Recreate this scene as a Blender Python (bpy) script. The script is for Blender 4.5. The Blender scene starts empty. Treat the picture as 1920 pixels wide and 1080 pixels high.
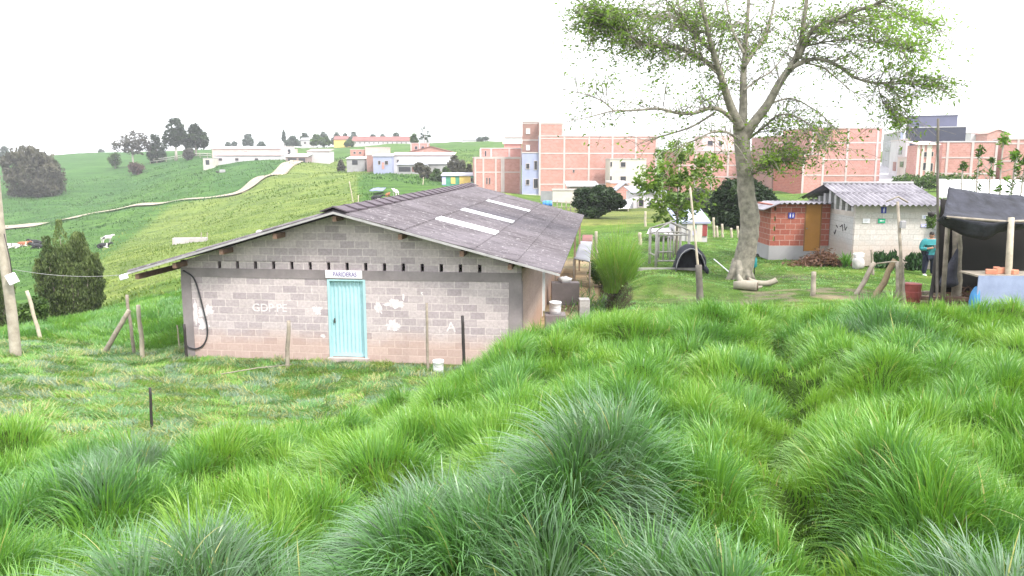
import bpy, math, random
import numpy as np
from mathutils import Vector, Matrix, noise as mnoise

# ------------------------------------------------------------------ camera, world, sun, exposure
SC = bpy.context.scene
F_PX = 1500.0; EYE = 5.3
PIT = math.atan(243/1500.0); CP, SP = math.cos(PIT), math.sin(PIT)
cd = bpy.data.cameras.new('camera'); cam = bpy.data.objects.new('camera', cd); SC.collection.objects.link(cam)
cam.location = (0, 0, EYE); cam.rotation_euler = (math.pi/2-PIT, 0, 0)
cd.sensor_width = 36; cd.lens = 36*F_PX/1920; cd.clip_start = 0.1; cd.clip_end = 6000
SC.camera = cam
SC.view_settings.view_transform = 'Standard'; SC.view_settings.look = 'None'
SC.view_settings.exposure = 1.62; SC.view_settings.gamma = 1.0
SC.cycles.max_bounces = 6; SC.cycles.transparent_max_bounces = 4
SC.cycles.use_denoising = True

SUN_EL, SUN_AZ = math.radians(50), math.radians(138)      # azimuth measured from +Y towards +X
w = bpy.data.worlds.new('World'); SC.world = w; w.use_nodes = True
nt = w.node_tree; N = nt.nodes; N.clear(); LK = nt.links
out = N.new('ShaderNodeOutputWorld'); bg = N.new('ShaderNodeBackground')
sky = N.new('ShaderNodeTexSky'); sky.sky_type = 'NISHITA'; sky.sun_disc = False
sky.sun_elevation = SUN_EL; sky.sun_rotation = SUN_AZ
skym = N.new('ShaderNodeMixRGB'); skym.blend_type = 'MULTIPLY'; skym.inputs[0].default_value = 1
skym.inputs[2].default_value = (0.13, 0.13, 0.13, 1)
LK.new(sky.outputs[0], skym.inputs[1])
tc = N.new('ShaderNodeTexCoord'); nz = N.new('ShaderNodeTexNoise'); nz.inputs['Scale'].default_value = 1.6
nz.inputs['Detail'].default_value = 5
cr = N.new('ShaderNodeValToRGB'); cr.color_ramp.elements[0].position = 0.30; cr.color_ramp.elements[1].position = 0.42
cr.color_ramp.elements[0].color = (0.35, 0.35, 0.35, 1)
LK.new(tc.outputs['Generated'], nz.inputs['Vector']); LK.new(nz.outputs['Fac'], cr.inputs['Fac'])
mx = N.new('ShaderNodeMixRGB')
sp_ = N.new('ShaderNodeSeparateXYZ'); LK.new(tc.outputs['Generated'], sp_.inputs[0])       # overcast: the zenith is brighter than the horizon
zr = N.new('ShaderNodeValToRGB'); zr.color_ramp.elements[0].color = (0.70, 0.71, 0.735, 1); zr.color_ramp.elements[1].color = (1.18, 1.2, 1.26, 1)
LK.new(sp_.outputs['Z'], zr.inputs[0]); LK.new(zr.outputs[0], mx.inputs[2])
LK.new(cr.outputs[0], mx.inputs[0]); LK.new(skym.outputs[0], mx.inputs[1])
LK.new(mx.outputs[0], bg.inputs[0]); bg.inputs[1].default_value = 1.0
LK.new(bg.outputs[0], out.inputs[0])
sd = bpy.data.lights.new('sun', 'SUN'); sun = bpy.data.objects.new('sun', sd); SC.collection.objects.link(sun)
sd.energy = 1.9; sd.angle = math.radians(11); sd.color = (1.0, 0.95, 0.87)
_sdir = Vector((math.sin(SUN_AZ)*math.cos(SUN_EL), math.cos(SUN_AZ)*math.cos(SUN_EL), math.sin(SUN_EL)))
sun.rotation_euler = _sdir.to_track_quat('Z', 'Y').to_euler()

R = math.radians
rnd = random.Random(7)
rng = np.random.default_rng(11)
COL = SC.collection

# ------------------------------------------------------------------ survey: where the sight lines of the camera position meet a distance
def ray(px, py):
    u = (px-960)/F_PX; v = (540-py)/F_PX
    return np.array([u, CP+v*SP, -SP+v*CP])
def at(px, py, Y):
    d = ray(px, py); t = Y/d[1]
    return Vector((d[0]*t, Y, EYE+d[2]*t))
def m_per_px(Y): return Y/F_PX
def project(x, y, z):
    dx, dy, dz = x, y, z-EYE
    f = dy*CP-dz*SP; up = dy*SP+dz*CP
    f = np.where(np.abs(f) < 1e-3, 1e-3, f)
    return 960+F_PX*dx/f, 540-F_PX*up/f

# ------------------------------------------------------------------ terrain
CTRL = []
def g(px, py, Y, h=0.0):            # a seen spot of ground, h = height of grass standing on it
    p = at(px, py, Y); CTRL.append((p.x, p.y, p.z-h))
def gzz(px, Y, z):
    p = at(px, 540, Y); CTRL.append(((px-960)/F_PX*Y*1.01, Y, z))
for px in (-200, 400, 960, 1500, 2100):
    gzz(px, 1.2, 3.55); gzz(px, 2.5, 3.2 if px < 900 else 3.3)
g(1500, 930, 4, .40); g(1000, 960, 4, .45); g(200, 1010, 4, .4); g(1900, 930, 4, .4)
g(1500, 800, 6, .38); g(1000, 810, 6, .38); g(550, 870, 6, .38); g(100, 905, 6, .38); g(1950, 800, 6, .38)
g(1500, 662, 9.5, .38); g(1150, 680, 9.5, .38); g(900, 722, 9.5, .38); g(500, 800, 10, .3); g(0, 835, 9, .35); g(1950, 665, 9.5, .38)
g(1900, 578, 13.5, .38); g(1600, 572, 13.5, .38); g(1350, 575, 13.5, .38); g(1180, 590, 13.5, .38)
g(1050, 605, 13.5, .38); g(940, 645, 13.5, .36); g(860, 695, 14, .3); g(600, 762, 13.5, .25); g(0, 765, 12.5, .15); g(300, 790, 12, .2)
g(700, 700, 18.5, .1); g(500, 705, 18.5, .1); g(250, 695, 18.5, .1); g(0, 668, 18.5, .12)
gzz(500, 21, 0.0); gzz(800, 20.6, 0.0); gzz(340, 21.5, 0)
gzz(900, 17, .35); gzz(960, 17.5, .6); gzz(1030, 17.5, 1.3)
g(30, 650, 21.5); g(200, 662, 22.5); g(300, 668, 22.5); g(340, 572, 29, .15); g(100, 606, 27, .15); g(-100, 640, 26, .15)
gzz(560, 30, 0); gzz(560, 42, -.2); gzz(960, 42, .1); gzz(760, 42, 0.0)
gzz(100, 40, -2.8); gzz(-100, 40, -3.2); gzz(300, 40, -1.0)
g(300, 470, 75); g(450, 458, 68); g(60, 460, 130); g(200, 462, 125); g(350, 450, 90); g(450, 400, 130); g(620, 365, 130)
g(560, 420, 85); g(720, 366, 110); g(600, 322, 220); g(700, 335, 160); g(800, 342, 165); g(870, 352, 145); g(900, 362, 120)
g(0, 430, 190); g(145, 412, 187); g(250, 390, 186); g(350, 378, 186); g(440, 364, 188); g(480, 340, 197); g(515, 324, 212); g(550, 305, 238)
g(100, 292, 400); g(200, 312, 330); g(200, 370, 250); g(50, 392, 232); g(0, 306, 420); g(-150, 300, 420); g(-150, 430, 200)
g(150, 291, 600); g(260, 292, 600); g(380, 288, 330); g(400, 312, 262); g(330, 340, 250)
g(570, 304, 268); g(660, 308, 250); g(760, 300, 260); g(900, 266, 450); g(700, 273, 420); g(600, 277, 420); g(1000, 266, 450)
for px in (-200, 200, 600, 1000, 1500, 2000): gzz(px, 900, 4); gzz(px, 2500, -20)
g(1180, 572, 20); g(1250, 562, 21.3); g(1390, 566, 20.5); g(1130, 560, 25); g(1200, 527, 25.5)
g(1500, 552, 21); g(1600, 548, 21.5); gzz(1850, 18.5, 1.75); gzz(1700, 18.5, 1.8); gzz(1500, 17.5, 1.95)
g(1600, 520, 27); g(1740, 517, 29); g(1450, 500, 31); g(1385, 527, 26.5); g(1900, 520, 29); g(1650, 496, 31.5)
g(1240, 500, 30); g(1180, 470, 36); g(1300, 442, 45); g(1200, 412, 60); g(1100, 392, 75); g(1400, 420, 55)
gzz(1700, 45, 1.2); gzz(1900, 45, 1.3); gzz(1900, 70, 1.6); gzz(1600, 70, 1.2)
gzz(1050, 130, -1.2); gzz(1300, 130, -.6); gzz(1500, 120, .5); g(1685, 347, 100); g(1662, 306, 200); gzz(1900, 120, 2.0); gzz(2100, 120, 2.5)
gzz(1300, 250, 3); gzz(1900, 300, 8); gzz(1100, 250, 3)
CT = np.array(CTRL)
AZMAX = R(44)
def _feat(x, y):
    az = np.arctan2(x, y); az = np.clip(az, -AZMAX, AZMAX)
    r = np.maximum(np.hypot(x, y), 1.3)
    return az*3.2, np.log(r)
def _tps(d2): return 0.5*d2*np.log(d2+1e-12)
_fa, _fb = _feat(CT[:, 0], CT[:, 1])
_n = len(CT); _K = _tps((_fa[:, None]-_fa[None])**2+(_fb[:, None]-_fb[None])**2)+np.eye(_n)*1e-3
_P = np.stack([np.ones(_n), _fa, _fb], 1)
_A = np.block([[_K, _P], [_P.T, np.zeros((3, 3))]])
_sol = np.linalg.solve(_A, np.concatenate([CT[:, 2], np.zeros(3)]))
# barn frame
BO = np.array([-8.828, 21.132]); BYAW = -math.atan2(179, 1500*CP+243*SP)
BX = np.array([math.cos(BYAW), math.sin(BYAW)]); BY = np.array([-math.sin(BYAW), math.cos(BYAW)])
def blocal(x, y):
    qx, qy = x-BO[0], y-BO[1]
    return qx*BX[0]+qy*BX[1], qx*BY[0]+qy*BY[1]
def bworld(lx, ly): return BO+BX*lx+BY*ly
def sstep(a, b, v):
    t = np.clip((v-a)/(b-a), 0, 1); return t*t*(3-2*t)
_k = rng.normal(size=(26, 2)); _k /= np.linalg.norm(_k, axis=1)[:, None]
_wl = rng.uniform(.9, 3.0, 26); _ph = rng.uniform(0, 6.28, 26)
def wav(x, y, sc=1.0, seed=0):
    s = 0
    for i in range(26):
        j = (i+seed) % 26
        s = s+np.cos((x*_k[j, 0]+y*_k[j, 1])*6.283/(_wl[i]*sc)+_ph[j]+seed)
    return s/ math.sqrt(13)           # about unit variance
def G0(x, y):
    a, b = _feat(x, y); shp = a.shape; a = a.ravel(); b = b.ravel(); o = np.zeros_like(a)
    for i in range(0, len(a), 20000):
        aa, bb = a[i:i+20000], b[i:i+20000]
        o[i:i+20000] = _tps((aa[:, None]-_fa)**2+(bb[:, None]-_fb)**2) @ _sol[:_n]+_sol[_n]+_sol[_n+1]*aa+_sol[_n+2]*bb
    return o.reshape(shp)
def G(x, y):
    x = np.asarray(x, float); y = np.asarray(y, float)
    z = G0(x, y)
    rr = np.hypot(x, y)
    z = z+sstep(25, 70, rr)*wav(x, y, 9, 3)*0.10+sstep(90, 200, rr)*wav(x, y, 26, 5)*0.35*(1-sstep(350, 500, rr))
    lx, ly = blocal(x, y)
    # level pad of the barn and of the alley at its right side
    m = sstep(-1.2, -.1, lx)*(1-sstep(11.0, 12.0, lx))*sstep(-.9, -.1, ly)*(1-sstep(21, 25, ly))
    # in front of the wall the ground stays nearly level
    z = z*(1-m)+m*0.0
    p_ = (1262-960)/F_PX*23.6; z = z+.36*np.exp(-((x-p_)/1.7)**2-((y-23.6)/1.8)**2)*(1-m)     # the mown mound beside the alley
    return z
def Gs(x, y): return float(G(np.array([x]), np.array([y]))[0])
def gp(px, Y, dz=0.0):
    x = (px-960)/F_PX*Y
    for _ in range(3):
        z = Gs(x, Y); f = Y*CP-(z-EYE)*SP; x = (px-960)/F_PX*f
    return Vector((x, Y, z+dz))

# ------------------------------------------------------------------ materials
MATS = {}
def nodemat(name):
    m = bpy.data.materials.new(name); m.use_nodes = True
    nt = m.node_tree; return m, nt, nt.nodes['Principled BSDF']
def col4(c): return (c[0], c[1], c[2], 1)
def addnoise(nt, vec, scale, detail=4, rough=.6):
    n = nt.nodes.new('ShaderNodeTexNoise'); n.inputs['Scale'].default_value = scale
    n.inputs['Detail'].default_value = detail; n.inputs['Roughness'].default_value = rough
    if vec is not None: nt.links.new(vec, n.inputs['Vector'])
    return n
def mixc(nt, fac, a, b, blend='MIX'):
    m = nt.nodes.new('ShaderNodeMixRGB'); m.blend_type = blend
    for k, v in ((0, fac), (1, a), (2, b)):
        if hasattr(v, 'is_output'): nt.links.new(v, m.inputs[k])
        elif isinstance(v, (int, float)): m.inputs[k].default_value = v
        else: m.inputs[k].default_value = col4(v)
    return m.outputs[0]
def ramp(nt, src, p0, p1, c0=(0, 0, 0), c1=(1, 1, 1)):
    r = nt.nodes.new('ShaderNodeValToRGB'); e = r.color_ramp.elements
    e[0].position = p0; e[1].position = p1; e[0].color = col4(c0); e[1].color = col4(c1)
    nt.links.new(src, r.inputs[0]); return r.outputs[0]
def bump(nt, bs, h, strength=.3, dist=.01):
    b = nt.nodes.new('ShaderNodeBump'); b.inputs['Strength'].default_value = strength; b.inputs['Distance'].default_value = dist
    nt.links.new(h, b.inputs['Height']); nt.links.new(b.outputs[0], bs.inputs['Normal'])
def plain(name, c, rough=.75, var=.25, scale=3.0, metal=0.0, c2=None, bmp=.25, spec=.3):
    if name in MATS: return MATS[name]
    m, nt, bs = nodemat(name)
    tc = nt.nodes.new('ShaderNodeTexCoord')
    n1 = addnoise(nt, tc.outputs['Object'], scale, 6); n2 = addnoise(nt, tc.outputs['Object'], scale*9, 3)
    d = tuple(max(0, v*(1-var)) for v in c) if c2 is None else c2
    l = tuple(min(1, v*(1+var*.6)) for v in c)
    a = mixc(nt, ramp(nt, n1.outputs['Fac'], .35, .68), l, d)
    a = mixc(nt, .35, a, mixc(nt, n2.outputs['Fac'], d, l))
    nt.links.new(a, bs.inputs['Base Color']); bs.inputs['Roughness'].default_value = rough
    bs.inputs['Metallic'].default_value = metal; bs.inputs['Specular IOR Level'].default_value = spec
    if bmp: bump(nt, bs, n2.outputs['Fac'], bmp, .01)
    MATS[name] = m; return m
def masonry(name, c1, c2, mortar, bw, bh, ms=.012, stain=(.5, .5, .5), stain_f=.3, splash=None, bias=0.0, bmp=.4, sc=.5):
    if name in MATS: return MATS[name]
    m, nt, bs = nodemat(name)
    tc = nt.nodes.new('ShaderNodeTexCoord'); uv = tc.outputs['UV']
    b = nt.nodes.new('ShaderNodeTexBrick'); nt.links.new(uv, b.inputs['Vector'])
    # slightly wavy joints
    b.inputs['Scale'].default_value = 1; b.inputs['Brick Width'].default_value = bw; b.inputs['Row Height'].default_value = bh
    b.inputs['Mortar Size'].default_value = ms; b.inputs['Mortar Smooth'].default_value = .25; b.inputs['Bias'].default_value = bias
    b.inputs['Color1'].default_value = col4(c1); b.inputs['Color2'].default_value = col4(c2); b.inputs['Mortar'].default_value = col4(mortar)
    n = addnoise(nt, uv, sc, 7, .65); n2 = addnoise(nt, uv, 14, 5, .7)
    a = mixc(nt, mixc(nt, 1.0, ramp(nt, n.outputs['Fac'], .38, .7), (stain_f,)*3, 'MULTIPLY'), b.outputs['Color'], stain)
    g2 = mixc(nt, 1.0, a, ramp(nt, n2.outputs['Fac'], .25, .75, (.72,)*3, (1.18,)*3), 'MULTIPLY')
    if splash:
        sp = nt.nodes.new('ShaderNodeSeparateXYZ'); nt.links.new(uv, sp.inputs[0])
        ad = nt.nodes.new('ShaderNodeMath'); ad.operation = 'MULTIPLY_ADD'; nt.links.new(n.outputs['Fac'], ad.inputs[0])
        ad.inputs[1].default_value = -.9; nt.links.new(sp.outputs['Y'], ad.inputs[2])
        g2 = mixc(nt, ramp(nt, ad.outputs[0], 0.0, .42, (.52,)*3, (0,)*3), g2, splash)
    nt.links.new(g2, bs.inputs['Base Color']); bs.inputs['Roughness'].default_value = .9; bs.inputs['Specular IOR Level'].default_value = .2
    bb = mixc(nt, .3, b.outputs['Fac'], n2.outputs['Fac'])
    inv = nt.nodes.new('ShaderNodeInvert'); nt.links.new(bb, inv.inputs['Color']); bump(nt, bs, inv.outputs[0], bmp, .012)
    MATS[name] = m; return m
def leafmat(name, dark, light, trans=.25):
    if name in MATS: return MATS[name]
    m, nt, bs = nodemat(name)
    a = nt.nodes.new('ShaderNodeAttribute'); a.attribute_name = 'tone'
    c = mixc(nt, a.outputs['Fac'], dark, light)
    nt.links.new(c, bs.inputs['Base Color']); bs.inputs['Roughness'].default_value = .55; bs.inputs['Specular IOR Level'].default_value = .25
    tr = nt.nodes.new('ShaderNodeBsdfTranslucent'); nt.links.new(mixc(nt, 1.0, c, (1.2, 1.35, .6), 'MULTIPLY'), tr.inputs[0])
    ms = nt.nodes.new('ShaderNodeMixShader'); ms.inputs[0].default_value = trans
    nt.links.new(bs.outputs[0], ms.inputs[1]); nt.links.new(tr.outputs[0], ms.inputs[2])
    nt.links.new(ms.outputs[0], nt.nodes['Material Output'].inputs[0])
    MATS[name] = m; return m

# ------------------------------------------------------------------ mesh builders
class MB:
    def __init__(s): s.v = []; s.f = []; s.sm = []
    def add(s, vs, fs, smooth=False):
        o = len(s.v); s.v += [tuple(p) for p in vs]; s.f += [tuple(i+o for i in q) for q in fs]; s.sm += [smooth]*len(fs); return s
    def box(s, x0, x1, y0, y1, z0, z1, rot=None, piv=(0, 0, 0)):
        vs = [Vector((x, y, z)) for z in (z0, z1) for y in (y0, y1) for x in (x0, x1)]
        if rot is not None:
            pv = Vector(piv); vs = [pv+rot @ (q-pv) for q in vs]
        return s.add(vs, [(0, 2, 3, 1), (4, 5, 7, 6), (0, 1, 5, 4), (2, 6, 7, 3), (0, 4, 6, 2), (1, 3, 7, 5)])
    def tube(s, pts, rad, n=8, cap=True, smooth=True):
        pts = [Vector(p) for p in pts]; k = len(pts)
        if not hasattr(rad, '__len__'): rad = [rad]*k
        rings = []; prev = None
        for i, p in enumerate(pts):
            d = (pts[min(i+1, k-1)]-pts[max(i-1, 0)])
            d = d.normalized() if d.length > 1e-9 else Vector((0, 0, 1))
            if prev is None:
                a = d.orthogonal().normalized()
            else:
                a = prev-d*prev.dot(d)
                a = a.normalized() if a.length > 1e-6 else d.orthogonal().normalized()
            prev = a; b = d.cross(a)
            rings.append([p+(a*math.cos(t)+b*math.sin(t))*rad[i] for t in [6.28318*j/n for j in range(n)]])
        vs = [q for r in rings for q in r]; fs = []
        for i in range(k-1):
            for j in range(n):
                j2 = (j+1) % n; fs.append((i*n+j, i*n+j2, (i+1)*n+j2, (i+1)*n+j))
        if cap: fs += [tuple(range(n))[::-1], tuple((k-1)*n+j for j in range(n))]
        return s.add(vs, fs, smooth)
    def prism(s, poly, y0, y1):       # poly of (x, z), extruded along y
        n = len(poly); vs = [(x, y0, z) for x, z in poly]+[(x, y1, z) for x, z in poly]
        fs = [tuple(range(n)), tuple(range(2*n-1, n-1, -1))]+[(i, i+n, (i+1) % n+n, (i+1) % n) for i in range(n)]
        return s.add(vs, fs)
    def blob(s, c, rx, ry, rz, nu=12, nv=8, amp=0.0, seed=0, fr=1.5):
        vs = []; fs = []; c = Vector(c)
        for i in range(nv+1):
            th = math.pi*i/nv
            for j in range(nu):
                ph = 6.28318*j/nu; d = Vector((math.sin(th)*math.cos(ph), math.sin(th)*math.sin(ph), math.cos(th)))
                k = 1+amp*mnoise.noise(d*fr+Vector((seed*7.3, seed, 0))); vs.append(c+Vector((d.x*rx*k, d.y*ry*k, d.z*rz*k)))
        for i in range(nv):
            for j in range(nu):
                j2 = (j+1) % nu; fs.append((i*nu+j, (i+1)*nu+j, (i+1)*nu+j2, i*nu+j2))
        return s.add(vs, fs, True)
    def build(s, name, mat, parent=None, loc=None, bevel=0):
        me = bpy.data.meshes.new(name); me.from_pydata(s.v, [], s.f)
        me.polygons.foreach_set('use_smooth', s.sm); auto_uv(me); me.validate(); me.update()
        if mat: me.materials.append(mat)
        o = bpy.data.objects.new(name, me); COL.objects.link(o)
        if parent: o.parent = parent
        if loc is not None: o.location = loc
        if bevel:
            b = o.modifiers.new('b', 'BEVEL'); b.width = bevel; b.segments = 1; b.limit_method = 'ANGLE'
        return o
def auto_uv(me):
    nf = len(me.polygons)
    if not nf: return
    n = np.zeros(nf*3); me.polygons.foreach_get('normal', n); n = n.reshape(-1, 3)
    lt = np.zeros(nf, int); me.polygons.foreach_get('loop_total', lt); fi = np.repeat(np.arange(nf), lt)
    vi = np.zeros(len(me.loops), int); me.loops.foreach_get('vertex_index', vi)
    co = np.zeros(len(me.vertices)*3); me.vertices.foreach_get('co', co); co = co.reshape(-1, 3)[vi]; nn = n[fi]
    h = np.hypot(nn[:, 0], nn[:, 1]); flat = h < .15; hh = np.where(h < 1e-6, 1, h)
    tx, ty = -nn[:, 1]/hh, nn[:, 0]/hh
    u = co[:, 0]*tx+co[:, 1]*ty; steep = np.abs(nn[:, 2]) < .6
    vv = np.where(steep, co[:, 2], (co[:, 0]*nn[:, 0]+co[:, 1]*nn[:, 1])/hh)
    u = np.where(flat, co[:, 0], u); vv = np.where(flat, co[:, 1], vv)
    uv = me.uv_layers.new(name='uv'); uv.data.foreach_set('uv', np.stack([u, vv], 1).ravel())
def tag(o, label=None, cat=None, group=None, kind=None):
    if label: o['label'] = label
    if cat: o['category'] = cat
    if group: o['group'] = group
    if kind: o['kind'] = kind
    return o
def empty(name, loc, rz, label, cat, group=None):
    o = bpy.data.objects.new(name, None); COL.objects.link(o); o.location = loc; o.rotation_euler = (0, 0, rz)
    o.empty_display_size = .2
    return tag(o, label, cat, group)
def copy_tree(o, parent=None):
    c = o.copy(); COL.objects.link(c); c.parent = parent
    for ch in list(o.children): copy_tree(ch, c)
    return c
def np_mesh(name, co, quads, mat, tone=None, smooth=False, attr='tone', rgb=None, tris=None):
    me = bpy.data.meshes.new(name); me.vertices.add(len(co)); me.vertices.foreach_set('co', np.asarray(co, np.float32).ravel())
    nq = len(quads); nt_ = 0 if tris is None else len(tris)
    idx = np.asarray(quads, np.int32).ravel()
    if nt_: idx = np.concatenate([idx, np.asarray(tris, np.int32).ravel()])
    me.loops.add(len(idx)); me.loops.foreach_set('vertex_index', idx)
    me.polygons.add(nq+nt_); st = np.concatenate([np.arange(nq)*4, nq*4+np.arange(nt_)*3]).astype(np.int32)
    me.polygons.foreach_set('loop_start', st)
    if smooth: me.polygons.foreach_set('use_smooth', np.ones(nq+nt_, bool))
    if tone is not None:
        a = me.attributes.new(attr, 'FLOAT', 'POINT'); a.data.foreach_set('value', np.asarray(tone, np.float32))
    if rgb is not None:
        a = me.attributes.new('gcol', 'FLOAT_COLOR', 'POINT'); a.data.foreach_set('color', np.concatenate([rgb, np.ones((len(rgb), 1))], 1).astype(np.float32).ravel())
    me.update(calc_edges=True)
    if mat: me.materials.append(mat)
    return me
def text_obj(name, txt, size, mat, parent, loc, rot=(R(90), 0, 0), thick=.004, sx=1.0, offset=0.0):
    cu = bpy.data.curves.new('t', 'FONT'); cu.body = txt; cu.size = size; cu.extrude = thick; cu.align_x = 'CENTER'; cu.align_y = 'CENTER'; cu.offset = offset
    t = bpy.data.objects.new('t', cu); COL.objects.link(t); bpy.context.view_layer.update()
    me = bpy.data.meshes.new_from_object(t.evaluated_get(bpy.context.evaluated_depsgraph_get())); bpy.data.objects.remove(t)
    me.materials.clear(); me.materials.append(mat); me.name = name
    o = bpy.data.objects.new(name, me); COL.objects.link(o); o.parent = parent; o.location = loc; o.rotation_euler = rot; o.scale = (sx, 1, 1)
    return o
def skin_mesh(verts, edges, radii, sub=2):
    me = bpy.data.meshes.new('sk'); me.from_pydata(verts, edges, []); o = bpy.data.objects.new('sk', me); COL.objects.link(o)
    o.modifiers.new('s', 'SKIN'); sv = me.skin_vertices[0].data
    for i, r in enumerate(radii): sv[i].radius = (r, r) if not hasattr(r, '__len__') else r
    sv[0].use_root = True
    sb = o.modifiers.new('u', 'SUBSURF'); sb.levels = sub; sb.render_levels = sub
    bpy.context.view_layer.update()
    m2 = bpy.data.meshes.new_from_object(o.evaluated_get(bpy.context.evaluated_depsgraph_get())); bpy.data.objects.remove(o)
    m2.polygons.foreach_set('use_smooth', [True]*len(m2.polygons)); return m2
def mesh_obj(name, me, mat, parent=None, loc=(0, 0, 0)):
    me.materials.clear(); me.materials.append(mat); o = bpy.data.objects.new(name, me); COL.objects.link(o); o.parent = parent; o.location = loc; me.name = name; return o
# ------------------------------------------------------------------ ground sheet
az = np.concatenate([np.linspace(-180, -46, 45), np.linspace(-44.5, 44.5, 370), np.linspace(46, 180, 45)])
az = R(1)*az; rr = np.concatenate([[.35, .7], np.exp(np.linspace(math.log(1.0), math.log(4500), 430))])
AZg, RRg = np.meshgrid(az, rr); X = RRg*np.sin(AZg); Y = RRg*np.cos(AZg); Z = G(X, Y)
# mounds of tussock grass
MND = []
def mound(px, Y, r, h, blue, ry=None):
    p = gp(px, Y); MND.append((p.x, p.y, r, ry or r, h, blue))
mound(1160, 4.75, .55, .40, 1.0, .5); mound(1020, 4.35, .55, .36, 1.0, .45); mound(870, 3.9, .55, .26, 1.0, .45); mound(1110, 3.9, .85, .27, .95, .6); mound(1010, 3.2, .7, .12, .85); mound(740, 3.35, .4, .12, .7)
mound(1270, 5.6, .75, .25, .05); mound(960, 7.6, .9, .30, .15); mound(1240, 8.6, .9, .28, .1); mound(780, 7.3, .7, .25, .1)
mound(230, 7.3, .55, .38, .95); mound(340, 3.4, .42, .20, .9); mound(120, 5.6, .6, .22, .6); mound(470, 4.9, .55, .25, .0)
mound(500, 7.6, .7, .26, .1); mound(690, 5.9, .45, .28, .0); mound(1740, 6.6, .75, .30, .05); mound(1640, 5.0, .6, .2, .1)
mound(1900, 3.3, .34, .24, .9); mound(1660, 8.8, .8, .3, .1); mound(1340, 12.6, .7, .30, .1); mound(1640, 12.3, .9, .22, .6)
mound(1830, 12.5, 1.2, .2, .1); mound(1150, 12.2, 1.2, .22, .15); mound(1000, 11.6, .9, .25, .1); mound(1560, 3.3, .35, .15, .3)
mound(1850, 8.4, .7, .25, .1); mound(350, 3.0, .4, .15, .9); mound(30, 9.5, .7, .25, .05); mound(900, 9.9, .8, .26, .25)
mound(1400, 4.2, .4, .12, .0); mound(1760, 4.3, .45, .2, .35); mound(1480, 10.4, .5, .2, .2)
PATH = [gp(a, b) for a, b in ((1440, 13.4), (1470, 11), (1490, 9.2), (1500, 7.8), (1455, 6.6), (1430, 5.6), (1480, 4.7), (1530, 3.9), (1560, 3.0), (1540, 2.2))]
def path_d(x, y):
    d = np.full(np.shape(x), 1e9)
    for a, b in zip(PATH[:-1], PATH[1:]):
        ax, ay = a.x, a.y; dx, dy = b.x-ax, b.y-ay; t = np.clip(((x-ax)*dx+(y-ay)*dy)/(dx*dx+dy*dy), 0, 1)
        d = np.minimum(d, np.hypot(x-ax-t*dx, y-ay-t*dy))
    return d
_bx = [-200, 0, 200, 450, 620, 780, 880, 960, 1100, 2100]; _by = [10.6, 10.6, 9.2, 10.4, 12.0, 13.6, 14.8, 15.6, 15.8, 15.6]
def tall(x, y):                        # 1 where the grass stands tall
    pxa = 960+F_PX*x/np.maximum(y, .1); lim = np.interp(pxa, _bx, _by)
    return 1-sstep(-.7, .5, y-lim+.35*wav(x, y, .7, 2))
def M(x, y):
    m = 0.13*wav(x, y, .85)+.05*wav(x, y, .42, 11)
    for (a, b, r1, r2, h, bl) in MND: m = m+h*np.exp(-((x-a)/r1)**2-((y-b)/r2)**2)
    m = m-.30*np.exp(-(path_d(x, y)/.28)**2)
    return m*tall(x, y)
near = (np.hypot(X, Y) < 22) & (Y > 0)
Zm = np.zeros_like(Z); Zm[near] = M(X[near], Y[near])*.8; Z = Z+Zm
def ground_z(x, y):
    z = G(x, y); n_ = (np.hypot(x, y) < 22) & (y > 0); e = np.zeros_like(z); e[n_] = M(x[n_], y[n_])*.8; return z+e
px, py = project(X, Y, Z)
nse = wav(X, Y, .8, 1)
fld = np.array([.09, .155, .03])
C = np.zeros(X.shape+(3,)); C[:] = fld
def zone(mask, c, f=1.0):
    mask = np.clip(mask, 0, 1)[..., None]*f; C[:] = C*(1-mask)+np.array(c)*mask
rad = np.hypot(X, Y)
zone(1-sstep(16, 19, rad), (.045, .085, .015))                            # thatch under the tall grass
meadow = (Y > 9) & (Y < 21) & (px < 1000); zone(meadow*(1-tall(X, Y)), (.14, .19, .06))
yard = sstep(16, 18, rad)*(1-sstep(75, 95, rad))*(px > 1085)
zone(yard, (.085, .155, .028)); zone(yard*(nse > .9), (.13, .15, .05), .5)
zone((rad > 20)*(rad < 33)*(px < 345), (.05, .11, .018))
far = rad > 45; left = far & (px < 960)
# the pale grazed field behind the barn and the lush green ones
line = 215+(470-py)*1.25
zone(left*(py > 300)*sstep(-12, 12, px-line), (.135, .185, .05))
zone(left*(1-sstep(-12, 12, px-line)), (.058, .13, .03))
yroad = np.interp(px, [-100, 0, 145, 250, 350, 440, 480, 515, 550, 600], [440, 430, 412, 390, 378, 364, 340, 324, 305, 300])
zone(left*(py < yroad)*(px < 560)*(rad > 150), (.048, .12, .032))
zone(left*(px > 668)*(px < 900)*sstep(322, 330, py)*(rad > 100)*(rad < 260), (.042, .12, .02), .8)
zone(left*(rad > 290)*(px > 520), (.065, .135, .028))
zone(left*(px > 200)*(px < 400)*(py < yroad-6)*sstep(-6, 6, py-(315+(375-px)*.38)), (.055, .13, .028), .8)
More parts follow.
